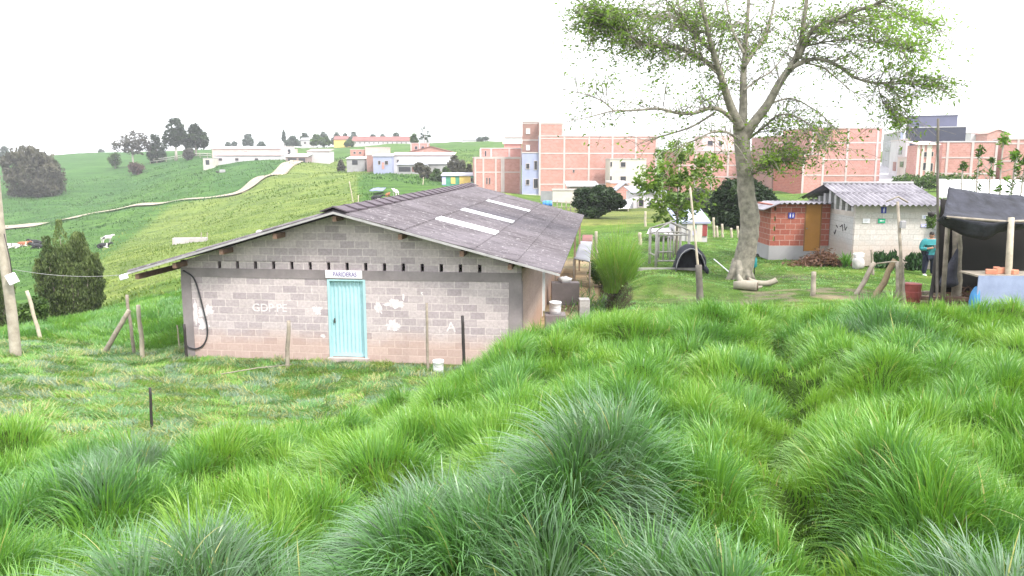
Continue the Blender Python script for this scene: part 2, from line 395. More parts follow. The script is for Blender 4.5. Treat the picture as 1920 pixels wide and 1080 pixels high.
# bare trodden earth and gravel
dirt = (.20, .165, .135)
zone((px > 1390)*(px < 1640)*(Y > 19.5)*(Y < 22.8)*sstep(-.6, .3, nse), dirt, .8)
zone((px > 1620)*(px < 1830)*(Y > 18)*(Y < 23)*sstep(-.4, .4, nse+.3), (.17, .13, .10), .8)
zone(np.exp(-((X-gp(1490, 27).x)**2+((Y-27)/1.0)**2))*1.2*(nse > -1), dirt, .6)
zone(np.exp(-((X-gp(1290, 21).x)**2/1.2+((Y-21.3)/.9)**2))*(nse > -.3), dirt, .5)
zone((px > 1060)*(px < 1300)*(Y > 55)*(Y < 78), (.16, .17, .06), .7)
lxg, lyg = blocal(X, Y)
zone((lxg > 9.0)*(lxg < 11.1)*(lyg > -.6)*(lyg < 22), (.36, .28, .20))
zone((lxg > 11.05)*(lxg < 12.0)*(lyg > .5)*(lyg < 22), (.06, .055, .028))
zone((lxg > -.6)*(lxg < 9.6)*(lyg > -.5)*(lyg < 0.3), (.16, .13, .08), .7)
C = C*(1+.10*nse[..., None]*(rad < 60)[..., None])
nr, na = X.shape
ii = np.arange(nr-1)[:, None]*na+np.arange(na-1)[None]; q = np.stack([ii, ii+1, ii+1+na, ii+na], -1).reshape(-1, 4)
q = q[:, ::-1]
gm, nt, bs = nodemat('ground')
ga = nt.nodes.new('ShaderNodeAttribute'); ga.attribute_name = 'gcol'
tc = nt.nodes.new('ShaderNodeTexCoord'); P = tc.outputs['Object']
n1 = addnoise(nt, P, 3.5, 6, .7); n2 = addnoise(nt, P, .35, 6, .7); n3 = addnoise(nt, P, .05, 5, .6)
mp = nt.nodes.new('ShaderNodeMapping'); mp.inputs['Scale'].default_value = (.05, .30, 1); nt.links.new(P, mp.inputs[0]); n4 = addnoise(nt, mp.outputs[0], 1.0, 7, .75)
c = mixc(nt, 1.0, ga.outputs['Color'], ramp(nt, n1.outputs['Fac'], .3, .72, (.62, .66, .6), (1.3, 1.28, 1.2)), 'MULTIPLY')
c = mixc(nt, 1.0, c, ramp(nt, n2.outputs['Fac'], .3, .7, (.78, .8, .85), (1.22, 1.16, 1.1)), 'MULTIPLY')
c = mixc(nt, 1.0, c, ramp(nt, n3.outputs['Fac'], .35, .65, (.86, .92, .9), (1.16, 1.08, 1.05)), 'MULTIPLY')
c = mixc(nt, 1.0, c, ramp(nt, n4.outputs['Fac'], .38, .62, (.62, .70, .68), (1.25, 1.2, 1.12)), 'MULTIPLY')
nt.links.new(c, bs.inputs['Base Color']); bs.inputs['Roughness'].default_value = .95; bs.inputs['Specular IOR Level'].default_value = .1
bump(nt, bs, mixc(nt, .5, n1.outputs['Fac'], n2.outputs['Fac']), 1.0, .35)
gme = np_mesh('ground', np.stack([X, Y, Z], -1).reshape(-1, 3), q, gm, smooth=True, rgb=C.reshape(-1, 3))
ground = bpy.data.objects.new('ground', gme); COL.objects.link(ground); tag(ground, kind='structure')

# ------------------------------------------------------------------ grass blades
def blades(name, x, y, L, W, hue, lean_az, lean_k, segs=4, mat=None, z=None, droop=.55, label=None):
    n = len(x); z0 = ground_z(x, y) if z is None else z
    yaw = lean_az+rng.normal(0, 1.2, n)+math.pi/2
    sx, sy = np.cos(yaw), np.sin(yaw); lx, ly = np.cos(lean_az), np.sin(lean_az)
    co = np.zeros((n, segs*2+1, 3)); k = lean_k
    for s_ in range(segs+1):
        t = s_/segs
        hor = L*(k*t**1.5); ver = L*(t*np.sqrt(np.maximum(.05, 1-(k*.6)**2))-droop*k*t**2.6)
        cx = x+lx*hor; cy = y+ly*hor; cz = z0-.02+ver
        wd = W*(1-.35*t-.55*t**3)*.5
        if s_ < segs:
            co[:, 2*s_] = np.stack([cx-sx*wd, cy-sy*wd, cz], 1); co[:, 2*s_+1] = np.stack([cx+sx*wd, cy+sy*wd, cz], 1)
        else: co[:, 2*segs] = np.stack([cx, cy, cz], 1)
    nv = segs*2+1; b = np.arange(n)[:, None]*nv
    qs = np.concatenate([b+np.array([2*i, 2*i+1, 2*i+3, 2*i+2]) for i in range(segs-1)], 0)
    tr = b+np.array([2*segs-2, 2*segs-1, 2*segs])
    me = np_mesh(name, co.reshape(-1, 3), qs, mat, tone=np.repeat(hue, nv), smooth=True, tris=tr)
    o = bpy.data.objects.new(name, me); COL.objects.link(o); return tag(o, kind='stuff', label=label, cat='grass')
# colour of a blade: 0 yellow-green .. 1 blue-green, above 1 straw
bm, nt, bs = nodemat('grass_blade')
ga = nt.nodes.new('ShaderNodeAttribute'); ga.attribute_name = 'tone'
r = nt.nodes.new('ShaderNodeValToRGB'); e = r.color_ramp.elements
e[0].position = 0; e[0].color = col4((.18, .32, .045)); e[1].position = 1; e[1].color = col4((.36, .34, .14))
for p_, c_ in ((.22, (.125, .275, .042)), (.5, (.085, .205, .06)), (.76, (.14, .215, .14)), (.88, (.17, .24, .18)), (.93, (.33, .33, .12))):
    k = e.new(p_); k.color = col4(c_)
nt.links.new(ga.outputs['Fac'], r.inputs[0])
nt.links.new(r.outputs[0], bs.inputs['Base Color']); bs.inputs['Roughness'].default_value = .36; bs.inputs['Specular IOR Level'].default_value = .5
tr = nt.nodes.new('ShaderNodeBsdfTranslucent'); nt.links.new(mixc(nt, 1.0, r.outputs[0], (1.5, 1.6, .7), 'MULTIPLY'), tr.inputs[0])
ms = nt.nodes.new('ShaderNodeMixShader'); ms.inputs[0].default_value = .2
nt.links.new(bs.outputs[0], ms.inputs[1]); nt.links.new(tr.outputs[0], ms.inputs[2]); nt.links.new(ms.outputs[0], nt.nodes['Material Output'].inputs[0])

def sample(y0, y1, dens, pad=1.06):
    hw = 960/F_PX*pad; X1 = y1*hw+1.6; n = int(2*X1*(y1-y0)*dens)          # a metre more on either side than the view needs
    yy = rng.uniform(y0, y1, n); xx = rng.uniform(-X1, X1, n); k = np.abs(xx) < yy*hw+1.6; return xx[k], yy[k]
def cells(x, y, cs, seed):
    ix, iy = np.floor(x/cs).astype(int), np.floor(y/cs).astype(int); best = np.full(x.shape, 1e9); bi = np.zeros(x.shape, np.int64); bx = np.zeros_like(x); by = np.zeros_like(x)
    def h(a, b, k): 
        v = (a*374761393+b*668265263+k*982451653+seed*69069) & 0x7fffffff
        v = ((v ^ (v >> 13))*1274126177) & 0x7fffffff; return ((v ^ (v >> 16)) & 0xffff)/65536.
    for dx in (-1, 0, 1):
        for dy in (-1, 0, 1):
            a, b = ix+dx, iy+dy; cx = (a+h(a, b, 1))*cs; cy = (b+h(a, b, 2))*cs; d = (x-cx)**2+(y-cy)**2; m = d < best
            best = np.where(m, d, best); bx = np.where(m, cx, bx); by = np.where(m, cy, by); bi = np.where(m, (a*7919+b*104729) & 0xffffff, bi)
    r1 = h(bi, bi >> 3, 5); r2 = h(bi, bi >> 2, 9); r3 = h(bi, bi >> 4, 12)
    return bx, by, r1, r2, r3
def bluef(x, y):
    b = .16+.10*wav(x, y, 1.1, 9)+.12*sstep(.75, 1.4, wav(x, y, 1.3, 4))
    for (a, c_, r1, r2, h, bl) in MND:
        wgt = np.clip(1.5*np.exp(-((x-a)/(r1*1.05))**2-((y-c_)/(r2*1.05))**2), 0, 1); b = b*(1-wgt)+wgt*(.10+bl*.66)
    return b
def tall_field(name, y0, y1, dens, wid, segs, cs=.34, lm=1.0, lab=None):
    x, y = sample(y0, y1, dens); keep = rng.uniform(size=len(x)) < (tall(x, y)+.0)
    pdv = path_d(x, y); keep &= rng.uniform(size=len(x)) > .55*np.exp(-(pdv/.16)**2); x, y, pdv = x[keep], y[keep], pdv[keep]; clf = M(x, y)
    kp = rng.uniform(size=len(x)) > .62*sstep(.0, -.16, clf-.04) if False else np.ones(len(x), bool)
    cx, cy, r1, r2, r3 = cells(x, y, cs, 3)
    e_ = .06; mx_ = (M(x+e_, y)-M(x-e_, y))/(2*e_); my_ = (M(x, y+e_)-M(x, y-e_))/(2*e_)
    bl = bluef(x, y); calm = np.clip(bl, 0, 1)
    rx = (x-cx)/cs; ry = (y-cy)/cs
    vx = -mx_*.8+rx*.6+np.cos(r1*6.28)*(.55-.42*calm)-.12-.10*calm+rng.normal(0, 1, len(x))*(.30-.16*calm)
    vy = -my_*.8+ry*.6+np.sin(r1*6.28)*(.55-.42*calm)-.10+rng.normal(0, 1, len(x))*(.30-.16*calm)
    mag = np.hypot(vx, vy)
    k = np.clip(.08+mag*.38+calm*.22+rng.normal(0, .10, len(x)), .05, 1.0)
    edge = np.clip((rx*rx+ry*ry)*2.6, 0, 1)
    L = (.24+.12*r2+.20*calm)*(1.06-(.20-.15*calm)*edge)*rng.uniform(.45, 1.2, len(x))*lm*(1-.5*np.exp(-(pdv/.22)**2))*np.clip(tall(x, y), .5, 1)
    hue = np.clip(bl+(r3-.5)*.30+rng.normal(0, .09, len(x)), 0, .86)
    straw = rng.uniform(size=len(x)) < .012; hue = np.where(straw, .95, hue)
    return blades(name, x, y, L, wid*rng.uniform(.6, 1.35, len(x))*(1+.35*calm), hue, np.arctan2(vy, vx), k, segs, bm, label=lab)
tall_field('tall_grass', 1.5, 4.6, 4200, .0072, 6, lab='tall lush tussock grass covering the nearest slope')
tall_field('tall_grass', 4.6, 8.5, 3000, .0078, 4, cs=.38, lab='tall lush tussock grass covering the middle of the slope')
tall_field('tall_grass', 8.5, 16.5, 1600, .0105, 3, cs=.45, lab='tall lush grass along the brow of the slope')
# trampled meadow in front of the barn and left of it
def short_field(name, y0, y1, dens, cond, L0, wid, base, spread, lab, kk=.8, cs=.5):
    x, y = sample(y0, y1, dens); z = G(x, y); pxx, pyy = project(x, y, z); lx, ly = blocal(x, y)
    inb = (lx > -.05) & (lx < 11.1) & (ly > -.08) & (ly < 19.2)
    keep = cond(x, y, pxx, pyy) & ~inb; x, y = x[keep], y[keep]
    cx, cy, r1, r2, r3 = cells(x, y, cs, 8)
    az_ = r1*6.28+rng.normal(0, .7, len(x)); k = np.clip(rng.normal(kk, .2, len(x)), .1, 1.1)
    hue = np.clip(base+(r3-.5)*spread+rng.normal(0, .07, len(x)), 0, .86); hue = np.where(rng.uniform(size=len(x)) < np.where(L0 == .17, .10, np.where(L0 > .2, .01, .04))+(.25 if L0 == .17 else .0)*(r2 > .7), .95, hue)
    return blades(name, x, y, L0*(.5+r2)*rng.uniform(.6, 1.2, len(x)), wid*rng.uniform(.7, 1.3, len(x)), hue, az_, k, 3, bm, label=lab)
short_field('meadow_grass', 9.5, 23.5, 900, lambda x, y, a, b: (tall(x, y) < .6) & (a < 1010), .17, .013, .42, .75, 'trampled pale grass in front of the block barn', kk=.75)
short_field('meadow_grass', 23.5, 34, 420, lambda x, y, a, b: (a < 350), .30, .018, .30, .3, 'rough green grass on the slope left of the barn', kk=.5, cs=.8)
short_field('yard_grass', 15.5, 26, 520, lambda x, y, a, b: (a > 1085) & ((y > 19.5) == (y > 19.5)) & ~((a > 1390) & (y > 19.6) & (y < 22.6) & (a < 1830) & (wav(x, y, .8, 1) > -.3)), .07, .012, .26, .3, 'short trodden grass of the yard')
short_field('yard_grass', 26, 48, 110, lambda x, y, a, b: (a > 1085), .09, .03, .24, .3, 'short grass of the yard behind the big tree')
_pale = lambda x, y, a, b: (a > 190+(470-b)*1.25) & (a < 680) & (b > np.interp(a, [0, 145, 250, 350, 440, 480, 515, 550, 600], [430, 412, 390, 378, 364, 340, 324, 305, 300])+4)
bm_keep = bm; bm = leafmat('pale_grass', (.10, .16, .03), (.23, .28, .09), .2)
short_field('pasture_grass', 34, 120, 5.0, lambda x, y, a, b: _pale(x, y, a, b), .22, .10, .30, .9, 'rough yellowish grass of the pale field behind the barn', kk=.5, cs=2.5)
short_field('pasture_grass', 120, 270, .9, lambda x, y, a, b: _pale(x, y, a, b), .40, .26, .30, .9, 'yellowish grass on the upper part of the pale field', kk=.5, cs=7)
bm = leafmat('far_grass', (.042, .10, .026), (.09, .18, .045), .2)
short_field('pasture_grass', 60, 150, 2.2, lambda x, y, a, b: (a < 700) & ~_pale(x, y, a, b), .28, .14, .4, .9, 'rough green grass of the pasture with the cattle', kk=.4, cs=4)
short_field('pasture_grass', 150, 300, .7, lambda x, y, a, b: (a < 900) & ~_pale(x, y, a, b), .5, .30, .4, .9, 'rough green grass of the far hillside', kk=.4, cs=9)
bm = bm_keep
# ------------------------------------------------------------------ block barn
BLOCK = masonry('barn_block', (.35, .30, .32), (.53, .46, .465), (.57, .50, .50), .40, .20, .014, stain=(.28, .24, .24), stain_f=.4, splash=(.50, .33, .26), sc=.55)
CONC = plain('beam_concrete', (.23, .20, .205), var=.35, scale=1.5)
ROOFM, nt, bs = nodemat('fibre_cement')
tc = nt.nodes.new('ShaderNodeTexCoord'); uv = tc.outputs['Object']
wv = nt.nodes.new('ShaderNodeTexWave'); wv.bands_direction = 'Y'; wv.inputs['Scale'].default_value = 1.78; wv.inputs['Distortion'].default_value = 0
nt.links.new(uv, wv.inputs['Vector'])
mp = nt.nodes.new('ShaderNodeMapping'); mp.inputs['Scale'].default_value = (.35, 2.2, 1); nt.links.new(uv, mp.inputs[0])
n1 = addnoise(nt, mp.outputs[0], 2.2, 8, .75); n2 = addnoise(nt, uv, 9, 6, .7); n3 = addnoise(nt, uv, .45, 4, .6); n4 = addnoise(nt, mp.outputs[0], 8, 4, .7)
c = mixc(nt, ramp(nt, n1.outputs['Fac'], .33, .66), (.05, .042, .048), (.15, .132, .142))
c = mixc(nt, ramp(nt, n3.outputs['Fac'], .4, .66, (0,)*3, (.5,)*3), c, (.19, .17, .19))
c = mixc(nt, ramp(nt, n2.outputs['Fac'], .57, .70, (0,)*3, (.9,)*3), c, (.36, .345, .35))
c = mixc(nt, ramp(nt, n4.outputs['Fac'], .56, .66, (0,)*3, (.6,)*3), c, (.05, .045, .05))
nt.links.new(c, bs.inputs['Base Color']); bs.inputs['Roughness'].default_value = .85; bs.inputs['Specular IOR Level'].default_value = .25
bump(nt, bs, mixc(nt, .4, wv.outputs['Fac'], n2.outputs['Fac']), .6, .03)
barn = empty('barn', (BO[0], BO[1], 0), BYAW, 'long grey block barn with a low dark corrugated roof and three white skylights', 'barn')
W_, D_ = 9.13, 18.6; RX, RZ, K_ = 4.48, 3.97, .2605
fw = MB(); T = .15
def zroof(x): return RZ-.07-abs(x-RX)*(K_ if x > RX else .289)
fw.box(.0, 4.03, 0, T, -.6, 2.19); fw.box(5.05, W_, 0, T, -.6, 2.19); fw.box(4.03, 5.05, 0.002, T, -.6, .10)
vx = [1.09+i*(8.06-1.09)/14 for i in range(15)]
prev = 0.0
for v in vx: fw.box(prev, v-.045, 0, T, 2.43, 2.63); prev = v+.045
fw.box(prev, W_, 0, T, 2.43, 2.63)
fw.prism([(0, 2.63), (W_, 2.63), (W_, zroof(W_)), (RX, zroof(RX)), (0, zroof(0))], 0.0, T)
fw.build('front_wall', BLOCK, barn)
PLST = masonry('side_plaster', (.42, .33, .29), (.46, .36, .31), (.40, .33, .29), .40, .20, .008, stain=(.30, .24, .22), stain_f=.5, splash=(.45, .27, .19), sc=.7)
sw = MB()
x0 = W_+.0
for (a, b, z0, z1) in ((T, 6.7, -.6, 2.5), (6.7, 7.7, 2.1, 2.5), (7.7, 13.4, -.6, 2.5), (13.4, 14.4, 2.1, 2.5), (14.4, D_, -.6, 2.5)):
    sw.box(x0-T, x0, a+.001, b-.001, z0, z1)
sw.build('side_wall', PLST, barn)
lw = MB(); lw.box(0, T, T, D_, -3.0, 2.6); lw.build('side_wall', BLOCK, barn)
bwm = MB(); bwm.prism([(0, -2), (W_, -1), (W_, zroof(W_)-.02), (RX, zroof(RX)-.02), (0, zroof(0)-.02)], D_, D_+T); bwm.build('rear_wall', BLOCK, barn)
bm_ = MB(); bm_.box(0, W_, -.015, T+.01, 2.19, 2.43); bm_.build('ring_beam', CONC, barn)
bm_ = MB(); bm_.box(W_-.32, W_+.012, -.018, .30, -.6, 2.19); bm_.build('corner_pillar', CONC, barn)
bm_ = MB(); bm_.box(-.012, .26, -.018, .30, -.6, 2.19); bm_.build('corner_pillar', CONC, barn)
WHT = plain('white_paint', (.72, .70, .72), var=.12, scale=6)
CYAN = plain('cyan_steel', (.37, .57, .61), rough=.5, var=.22, scale=1.1, bmp=.1, c2=(.26, .43, .46))
CYANF = plain('cyan_frame', (.34, .54, .57), rough=.5, var=.15, scale=3)
dr = MB(); n_ = 34
zz = []
for i in range(n_+1): zz.append((4.09+i*(.90/n_), .075+(.012 if (i//2) % 2 else -.012)))
vs = [(x, y, z) for z in (.12, 2.15) for x, y in zz]
dr.add(vs, [(i, i+1, i+n_+2, i+n_+1) for i in range(n_)]); dr.box(4.09, 4.99, .09, .10, .12, 2.15); dr.box(4.09, 4.99, .055, .09, .115, .21)
door = dr.build('door', CYAN, barn)
hd = MB(); hd.box(4.16, 4.19, .035, .06, 1.02, 1.14); hd.build('door_handle', plain('dark_iron', (.06, .055, .05), rough=.6, scale=8), door)
df = MB(); df.box(4.03, 4.09, -.02, .12, .10, 2.19); df.box(4.99, 5.05, -.02, .12, .10, 2.19); df.box(4.09, 4.99, -.02, .12, 2.15, 2.19); df.build('door_frame', CYANF, barn)
st = MB(); st.box(4.0, 5.12, -.14, -.001, -.3, .10); st.build('door_step', plain('step_concrete', (.42, .35, .33), scale=4), barn)
# name board over the door
sg = MB(); sg.box(4.0, 4.98, -.045, -.018, 2.225, 2.43); sgn = sg.build('name_board', WHT, barn)
text_obj('lettering', 'PARIDERAS', .16, plain('violet_letters', (.16, .12, .30), scale=20), sgn, (4.52, -.049, 2.32), sx=.80, thick=.002, offset=.002)
# faded white lettering on the blocks
GRAF = plain('faded_whitewash', (.66, .61, .63), var=.3, scale=9, c2=(.40, .355, .36))
text_obj('painted_lettering', 'GDP:PE', .30, GRAF, barn, (2.42, -.004, 1.38), thick=.002, offset=.004)
text_obj('painted_lettering', 'A', .36, GRAF, barn, (7.30, -.004, .98), thick=.002, offset=.004)
text_obj('painted_lettering', '5', .16, GRAF, barn, (6.55, -.004, 1.83), thick=.002, offset=.003)
def smear(cx, cz, w_, h_, sd):
    m = MB(); pts = []
    for i in range(44):
        t = 6.283*i/44; k = .75+.5*mnoise.noise(Vector((math.cos(t)*1.3, math.sin(t)*1.3, sd*3.7)))+.45*mnoise.noise(Vector((math.cos(t)*5, math.sin(t)*5, sd*1.7)))
        pts.append((cx+w_*k*math.cos(t), cz+h_*k*math.sin(t)))
    m.prism(pts, -.004, -.0005); m.build('whitewash_smear', GRAF, barn)
smear(.62, 1.25, .30, .20, 1); smear(.55, .92, .22, .20, 2); smear(.33, 1.15, .07, .42, 9); smear(3.72, 1.36, .14, .16, 3); smear(5.82, 1.57, .30, .12, 4); smear(5.75, .98, .24, .17, 5); smear(6.05, 1.75, .05, .10, 6); smear(5.38, 1.45, .12, .20, 7)
smear(3.86, .66, .08, .08, 8)
# the roof: four courses of corrugated sheets on the right side, two visible edges on the left
def course(name, xa, xb, ya, yb, dz, lift=.0, mat=ROOFM, amp=.022, pitch=.177, thick=.012):
    side = 1 if xa >= RX-.001 else -1; k = K_ if side > 0 else .289
    nn = int((yb-ya)/pitch*6); vs = []
    for j, yy in enumerate(np.linspace(ya, yb, nn+1)):
        a = amp*math.cos(6.28318*yy/pitch)
        for (xx, l) in ((xa, 0.0), (xb, lift)):
            zc = RZ-abs(xx-RX)*k+dz+l+a
            vs += [(xx, yy, zc), (xx, yy, zc-thick)]
    fs = []
    for j in range(nn):
        b = j*4; c_ = b+4
        fs += [(b, b+2, c_+2, c_), (b+1, c_+1, c_+3, b+3), (b+2, b+3, c_+3, c_+2), (b, c_, c_+1, b+1)]
    fs += [(0, 1, 3, 2), (nn*4, nn*4+2, nn*4+3, nn*4+1)]
    m = MB(); m.add(vs, fs, False); return m
roof = MB(); yA, yB = -.62, D_+.7
def addm(dst, src): dst.add(src.v, src.f)
ed = [RX, 6.28, 8.02, 9.08, 10.14]
for i in range(4): addm(roof, course('', ed[i]-.0 if i == 0 else ed[i]-.12, ed[i+1]+.02, yA, yB, .05-.004*i-(0 if i == 0 else -.0), .028))
el = [RX-.002, 2.6, .8, -1.13]
for i in range(3): addm(roof, course('', el[i], el[i+1]-.02, yA, yB, .05-.004*i, .02))
roofo = roof.build('roof', ROOFM, barn)
SKYL, nt, bs = nodemat('skylight_sheet'); bs.inputs['Base Color'].default_value = col4((.66, .67, .69)); bs.inputs['Roughness'].default_value = .35
for yc in (3.35, 7.35, 13.15): course('', 6.24, 8.06, yc-.42, yc+.46, .075, .03, amp=.02).build('skylight', SKYL, roofo)
cap = MB(); yy = yA-.05
while yy < yB-.1:
    for s_ in (1, -1):
        k = K_ if s_ > 0 else .289; dz = .11; 
        p = [(RX, yy, RZ+dz+.05), (RX, yy+.98, RZ+dz+.015), (RX+s_*.34, yy+.98, RZ-.34*k+dz-.02), (RX+s_*.34, yy, RZ-.34*k+dz+.03)]
        lo = [(a, b, c-.035) for a, b, c in p]; vs = p+lo
        cap.add(vs, [(0, 1, 2, 3), (7, 6, 5, 4), (0, 3, 7, 4), (1, 5, 6, 2), (2, 6, 7, 3), (0, 4, 5, 1)])
    yy += .9
cap.build('ridge_cap', plain('ridge_tile', (.095, .075, .09), var=.4, scale=4), roofo)
FASC = plain('grey_fascia', (.34, .33, .33), var=.3, scale=3)
fa = MB()
for (xa, xb) in ((RX, 10.14), (RX, -1.13)):
    k = K_ if xb > RX else .289
    za, zb = RZ+.018, RZ-abs(xb-RX)*k+.018; t = .022
    vs = [(xa, -.66, za), (xb, -.66, zb), (xb, -.66, zb-.055), (xa, -.66, za-.055)]; vs += [(a, -.63, c) for a, b, c in vs]
    fa.add(vs, [(0, 1, 2, 3), (7, 6, 5, 4), (0, 4, 5, 1), (1, 5, 6, 2), (2, 6, 7, 3), (3, 7, 4, 0)])
fa.build('verge_strip', FASC, barn)
WOODB = plain('old_beam_wood', (.16, .10, .07), var=.4, scale=6)
for (xx) in (-.9, .15, 1.45, 2.9, 4.48, 6.15, 7.7, 8.9):
    m = MB(); zt = zroof(xx)-.03
    m.box(xx-.05, xx+.05, -.58, .0 if 0 < xx < W_ else D_, zt-.13, zt); m.build('purlin', WOODB, barn)
for yy in (3.0, 6.0, 9.0, 12.0, 15.0, 18.0):
    m = MB(); m.box(W_, 10.02, yy, yy+.07, 2.36, 2.46); m.build('rafter_end', WOODB, barn)
GRN = plain('green_door', (.10, .26, .20), scale=4)
m = MB(); m.box(W_-.10, W_-.05, 6.75, 7.65, .05, 2.1); sd_ = m.build('side_door', GRN, barn)
m = MB(); m.box(W_-.10, W_-.05, 13.45, 14.35, .05, 2.1); m.build('side_door', GRN, barn)
m = MB(); m.box(W_-.16, W_+.02, 6.69, 6.76, 0, 2.14); m.box(W_-.16, W_+.02, 7.64, 7.71, 0, 2.14); m.build('door_frame', WHT, barn)
for yy in (12.2, 18.0):
    m = MB(); m.box(10.0-.04, 10.0+.04, yy, yy+.08, -.1, 2.40); m.build('eave_post', plain('eave_post_wood', (.38, .27, .2), scale=6), barn)
# ------------------------------------------------------------------ white lamp hanging at the left eave tip
def bw(lx, ly, z): p = bworld(lx, ly); return (p[0], p[1], z)
BULB = plain('white_plastic', (.82, .82, .85), rough=.35, var=.05)
e_ = empty('flood_lamp', bw(-1.18, -.72, 2.26), BYAW, 'small white lamp at the left tip of the barn eave', 'lamp')
m = MB(); m.box(-.10, .10, -.06, .06, -.07, .07, Matrix.Rotation(R(-18), 3, 'Y')); m.build('lamp_head', BULB, e_, bevel=.02)
m = MB(); m.tube([(.07, .02, .04), (.14, .06, .10), (.20, .1, .13)], .012, 6); m.build('bracket', FASC, e_)
# hose hanging in a loop on the wall
hz = MB(); pts = []
for (a, b) in ((343, 507), (362, 520), (372, 545), (381, 580), (388, 610), (388, 632), (380, 648), (366, 654), (352, 650), (346, 640)):
    d = ray(a, b); d = Vector(d); o_ = Vector((0, 0, EYE)); nrm = Vector((BY[0], BY[1], 0)); pl = Vector((BO[0], BO[1], 0))-nrm*.03
    t = (pl-o_).dot(nrm)/d.dot(nrm); pts.append(o_+d*t)
def smooth_pts(pts, k=5):
    pts = [Vector(p) for p in pts]; o = []
    for i in range(len(pts)-1):
        p0, p1, p2, p3 = pts[max(i-1, 0)], pts[i], pts[i+1], pts[min(i+2, len(pts)-1)]
        for j in range(k):
            t = j/k; o.append(.5*((2*p1)+(p2-p0)*t+(2*p0-5*p1+4*p2-p3)*t*t+(3*p1-p0-3*p2+p3)*t**3))
    return o+[pts[-1]]
base = pts[-1].copy(); hz.tube([p-base for p in smooth_pts(pts)], .021, 7)
tag(hz.build('hose', plain('black_rubber', (.035, .035, .04), rough=.5, scale=8), loc=base), 'black hose hanging in a long loop at the left end of the barn wall', 'hose')
# ------------------------------------------------------------------ posts, poles and small things near the barn
POSTM = plain('grey_post_wood', (.30, .26, .21), var=.45, scale=5, c2=(.13, .11, .09))
PALEW = plain('pale_post_wood', (.44, .38, .30), var=.35, scale=5)
DARKP = plain('dark_metal_post', (.035, .03, .03), rough=.6, scale=8)
WIRE = plain('wire', (.30, .30, .30), rough=.5, metal=.6, scale=30)
def post(px0, px1, py1, Y, rad, mat, label, group=None, sink=.25, kind='fence_post', square=False, nick=True, n=9):
    b = gp(px0, Y); t = at(px1, py1, Y); v = t-b; s = rnd.randint(0, 99)
    pts = []; rr = []
    for i in range(n):
        k = i/(n-1); p = -v.normalized()*sink*(1-k)+v*k
        w = rad*(.10*v.length)*.15
        pts.append(p+Vector((mnoise.noise(Vector((k*3, s, 0)))*rad*.5, mnoise.noise(Vector((k*3, s, 5)))*rad*.5, 0)))
        rr.append(rad*(1.06-.16*k)*(1+.13*mnoise.noise(Vector((k*9, s, 9)))))
    m = MB(); m.tube(pts, rr, 4 if square else 8, smooth=not square)
    o = m.build(kind, mat, loc=b); tag(o, label, 'post', group); return o
GL = 'old fence posts left of the barn'
post(77, 50, 545, 23.5, .055, PALEW, 'slim bare fence post leaning beside the utility pole', GL)
p_a = post(196, 242, 582, 22.5, .075, POSTM, 'thick grey strut post lying at a steep slant left of the barn', GL)
post(251, 238, 553, 23, .05, POSTM, 'thin greenish fence post standing between the slanting strut and the pale post', GL)
post(268, 259, 572, 22.2, .065, PALEW, 'pale round fence post nearest the barn with open grass on both sides', GL)
post(337, 332, 610, 22.6, .022, PALEW, 'thin pale stake just left of the barn corner', GL)
post(350, 345, 608, 20.9, .04, DARKP, 'dark thin post against the left corner of the barn', GL)
GF = 'posts in front of the barn wall'
post(539, 541, 601, 19.8, .055, POSTM, 'short thick grey post standing in front of the painted letters on the barn', GF)
post(802, 800, 568, 19.6, .035, POSTM, 'slim olive post in front of the barn wall left of the white bucket', GF)
post(871, 867, 592, 18.6, .04, DARKP, 'black metal post right of the white bucket', GF)
post(285, 281, 727, 12.3, .024, DARKP, 'lone thin rusty stake in the trampled meadow', None)
# long stick
m = MB(); a = gp(415, 18.2, .10)-gp(480, 18.7); b = gp(548, 19.3, .22)-gp(480, 18.7)
m.tube([a, (a+b)/2+Vector((0, 0, .03)), b], [.015, .013, .008], 6); tag(m.build('stick', POSTM, loc=gp(480, 18.7)), 'long thin stick lying on the grass in front of the barn', 'stick')
def bucket(loc, h, r, label, cat='bucket', lid=True):
    e_ = empty('bucket', loc, .3, label, cat)
    m = MB(); n = 18; prof = [(r*.93, 0), (r*.95, h*.4), (r*.98, h*.86), (r*1.02, h*.87), (r*1.02, h*.93), (r, h*.94), (r*1.01, h)]
    inner = [(r*.93, h), (r*.8, .02)]
    prof2 = prof+inner; vs = []
    for (q, z) in prof2: vs += [(q*math.cos(6.283*j/n), q*math.sin(6.283*j/n), z) for j in range(n)]
    fs = [(i*n+j, i*n+(j+1) % n, (i+1)*n+(j+1) % n, (i+1)*n+j) for i in range(len(prof2)-1) for j in range(n)]
    fs += [tuple(range(n))[::-1], tuple((len(prof2)-1)*n+j for j in range(n))]
    m.add(vs, fs, True); m.build('body', BULB, e_)
    m = MB(); m.tube([(r*1.03*math.cos(t), -r*1.0*math.sin(t), h*.9-r*.8*math.sin(t)) for t in np.linspace(0, math.pi, 9)], .004, 5); m.build('handle', WIRE, e_)
    if lid:
        m = MB(); m.tube([(0, 0, h+.002), (0, 0, h+.016)], [r*1.03, r*1.0], 18); m.build('lid', BULB, e_)
bucket(gp(822, 19.0, .05), .30, .135, 'white plastic bucket on the grass at the foot of the barn wall')
p = gp(1040, 21.5); p.z = max(p.z, .0); bucket(Vector(at(1041, 588, 23.2)), .36, .18, 'dirty white bucket in the alley beside the barn', lid=False)
m = MB(); q_ = at(1041, 588, 23.2); m.box(-.3, .3, -.3, .3, -.5, -.003); tag(m.build('concrete_block', CONC, loc=q_), 'low concrete block under the bucket in the alley', 'block')

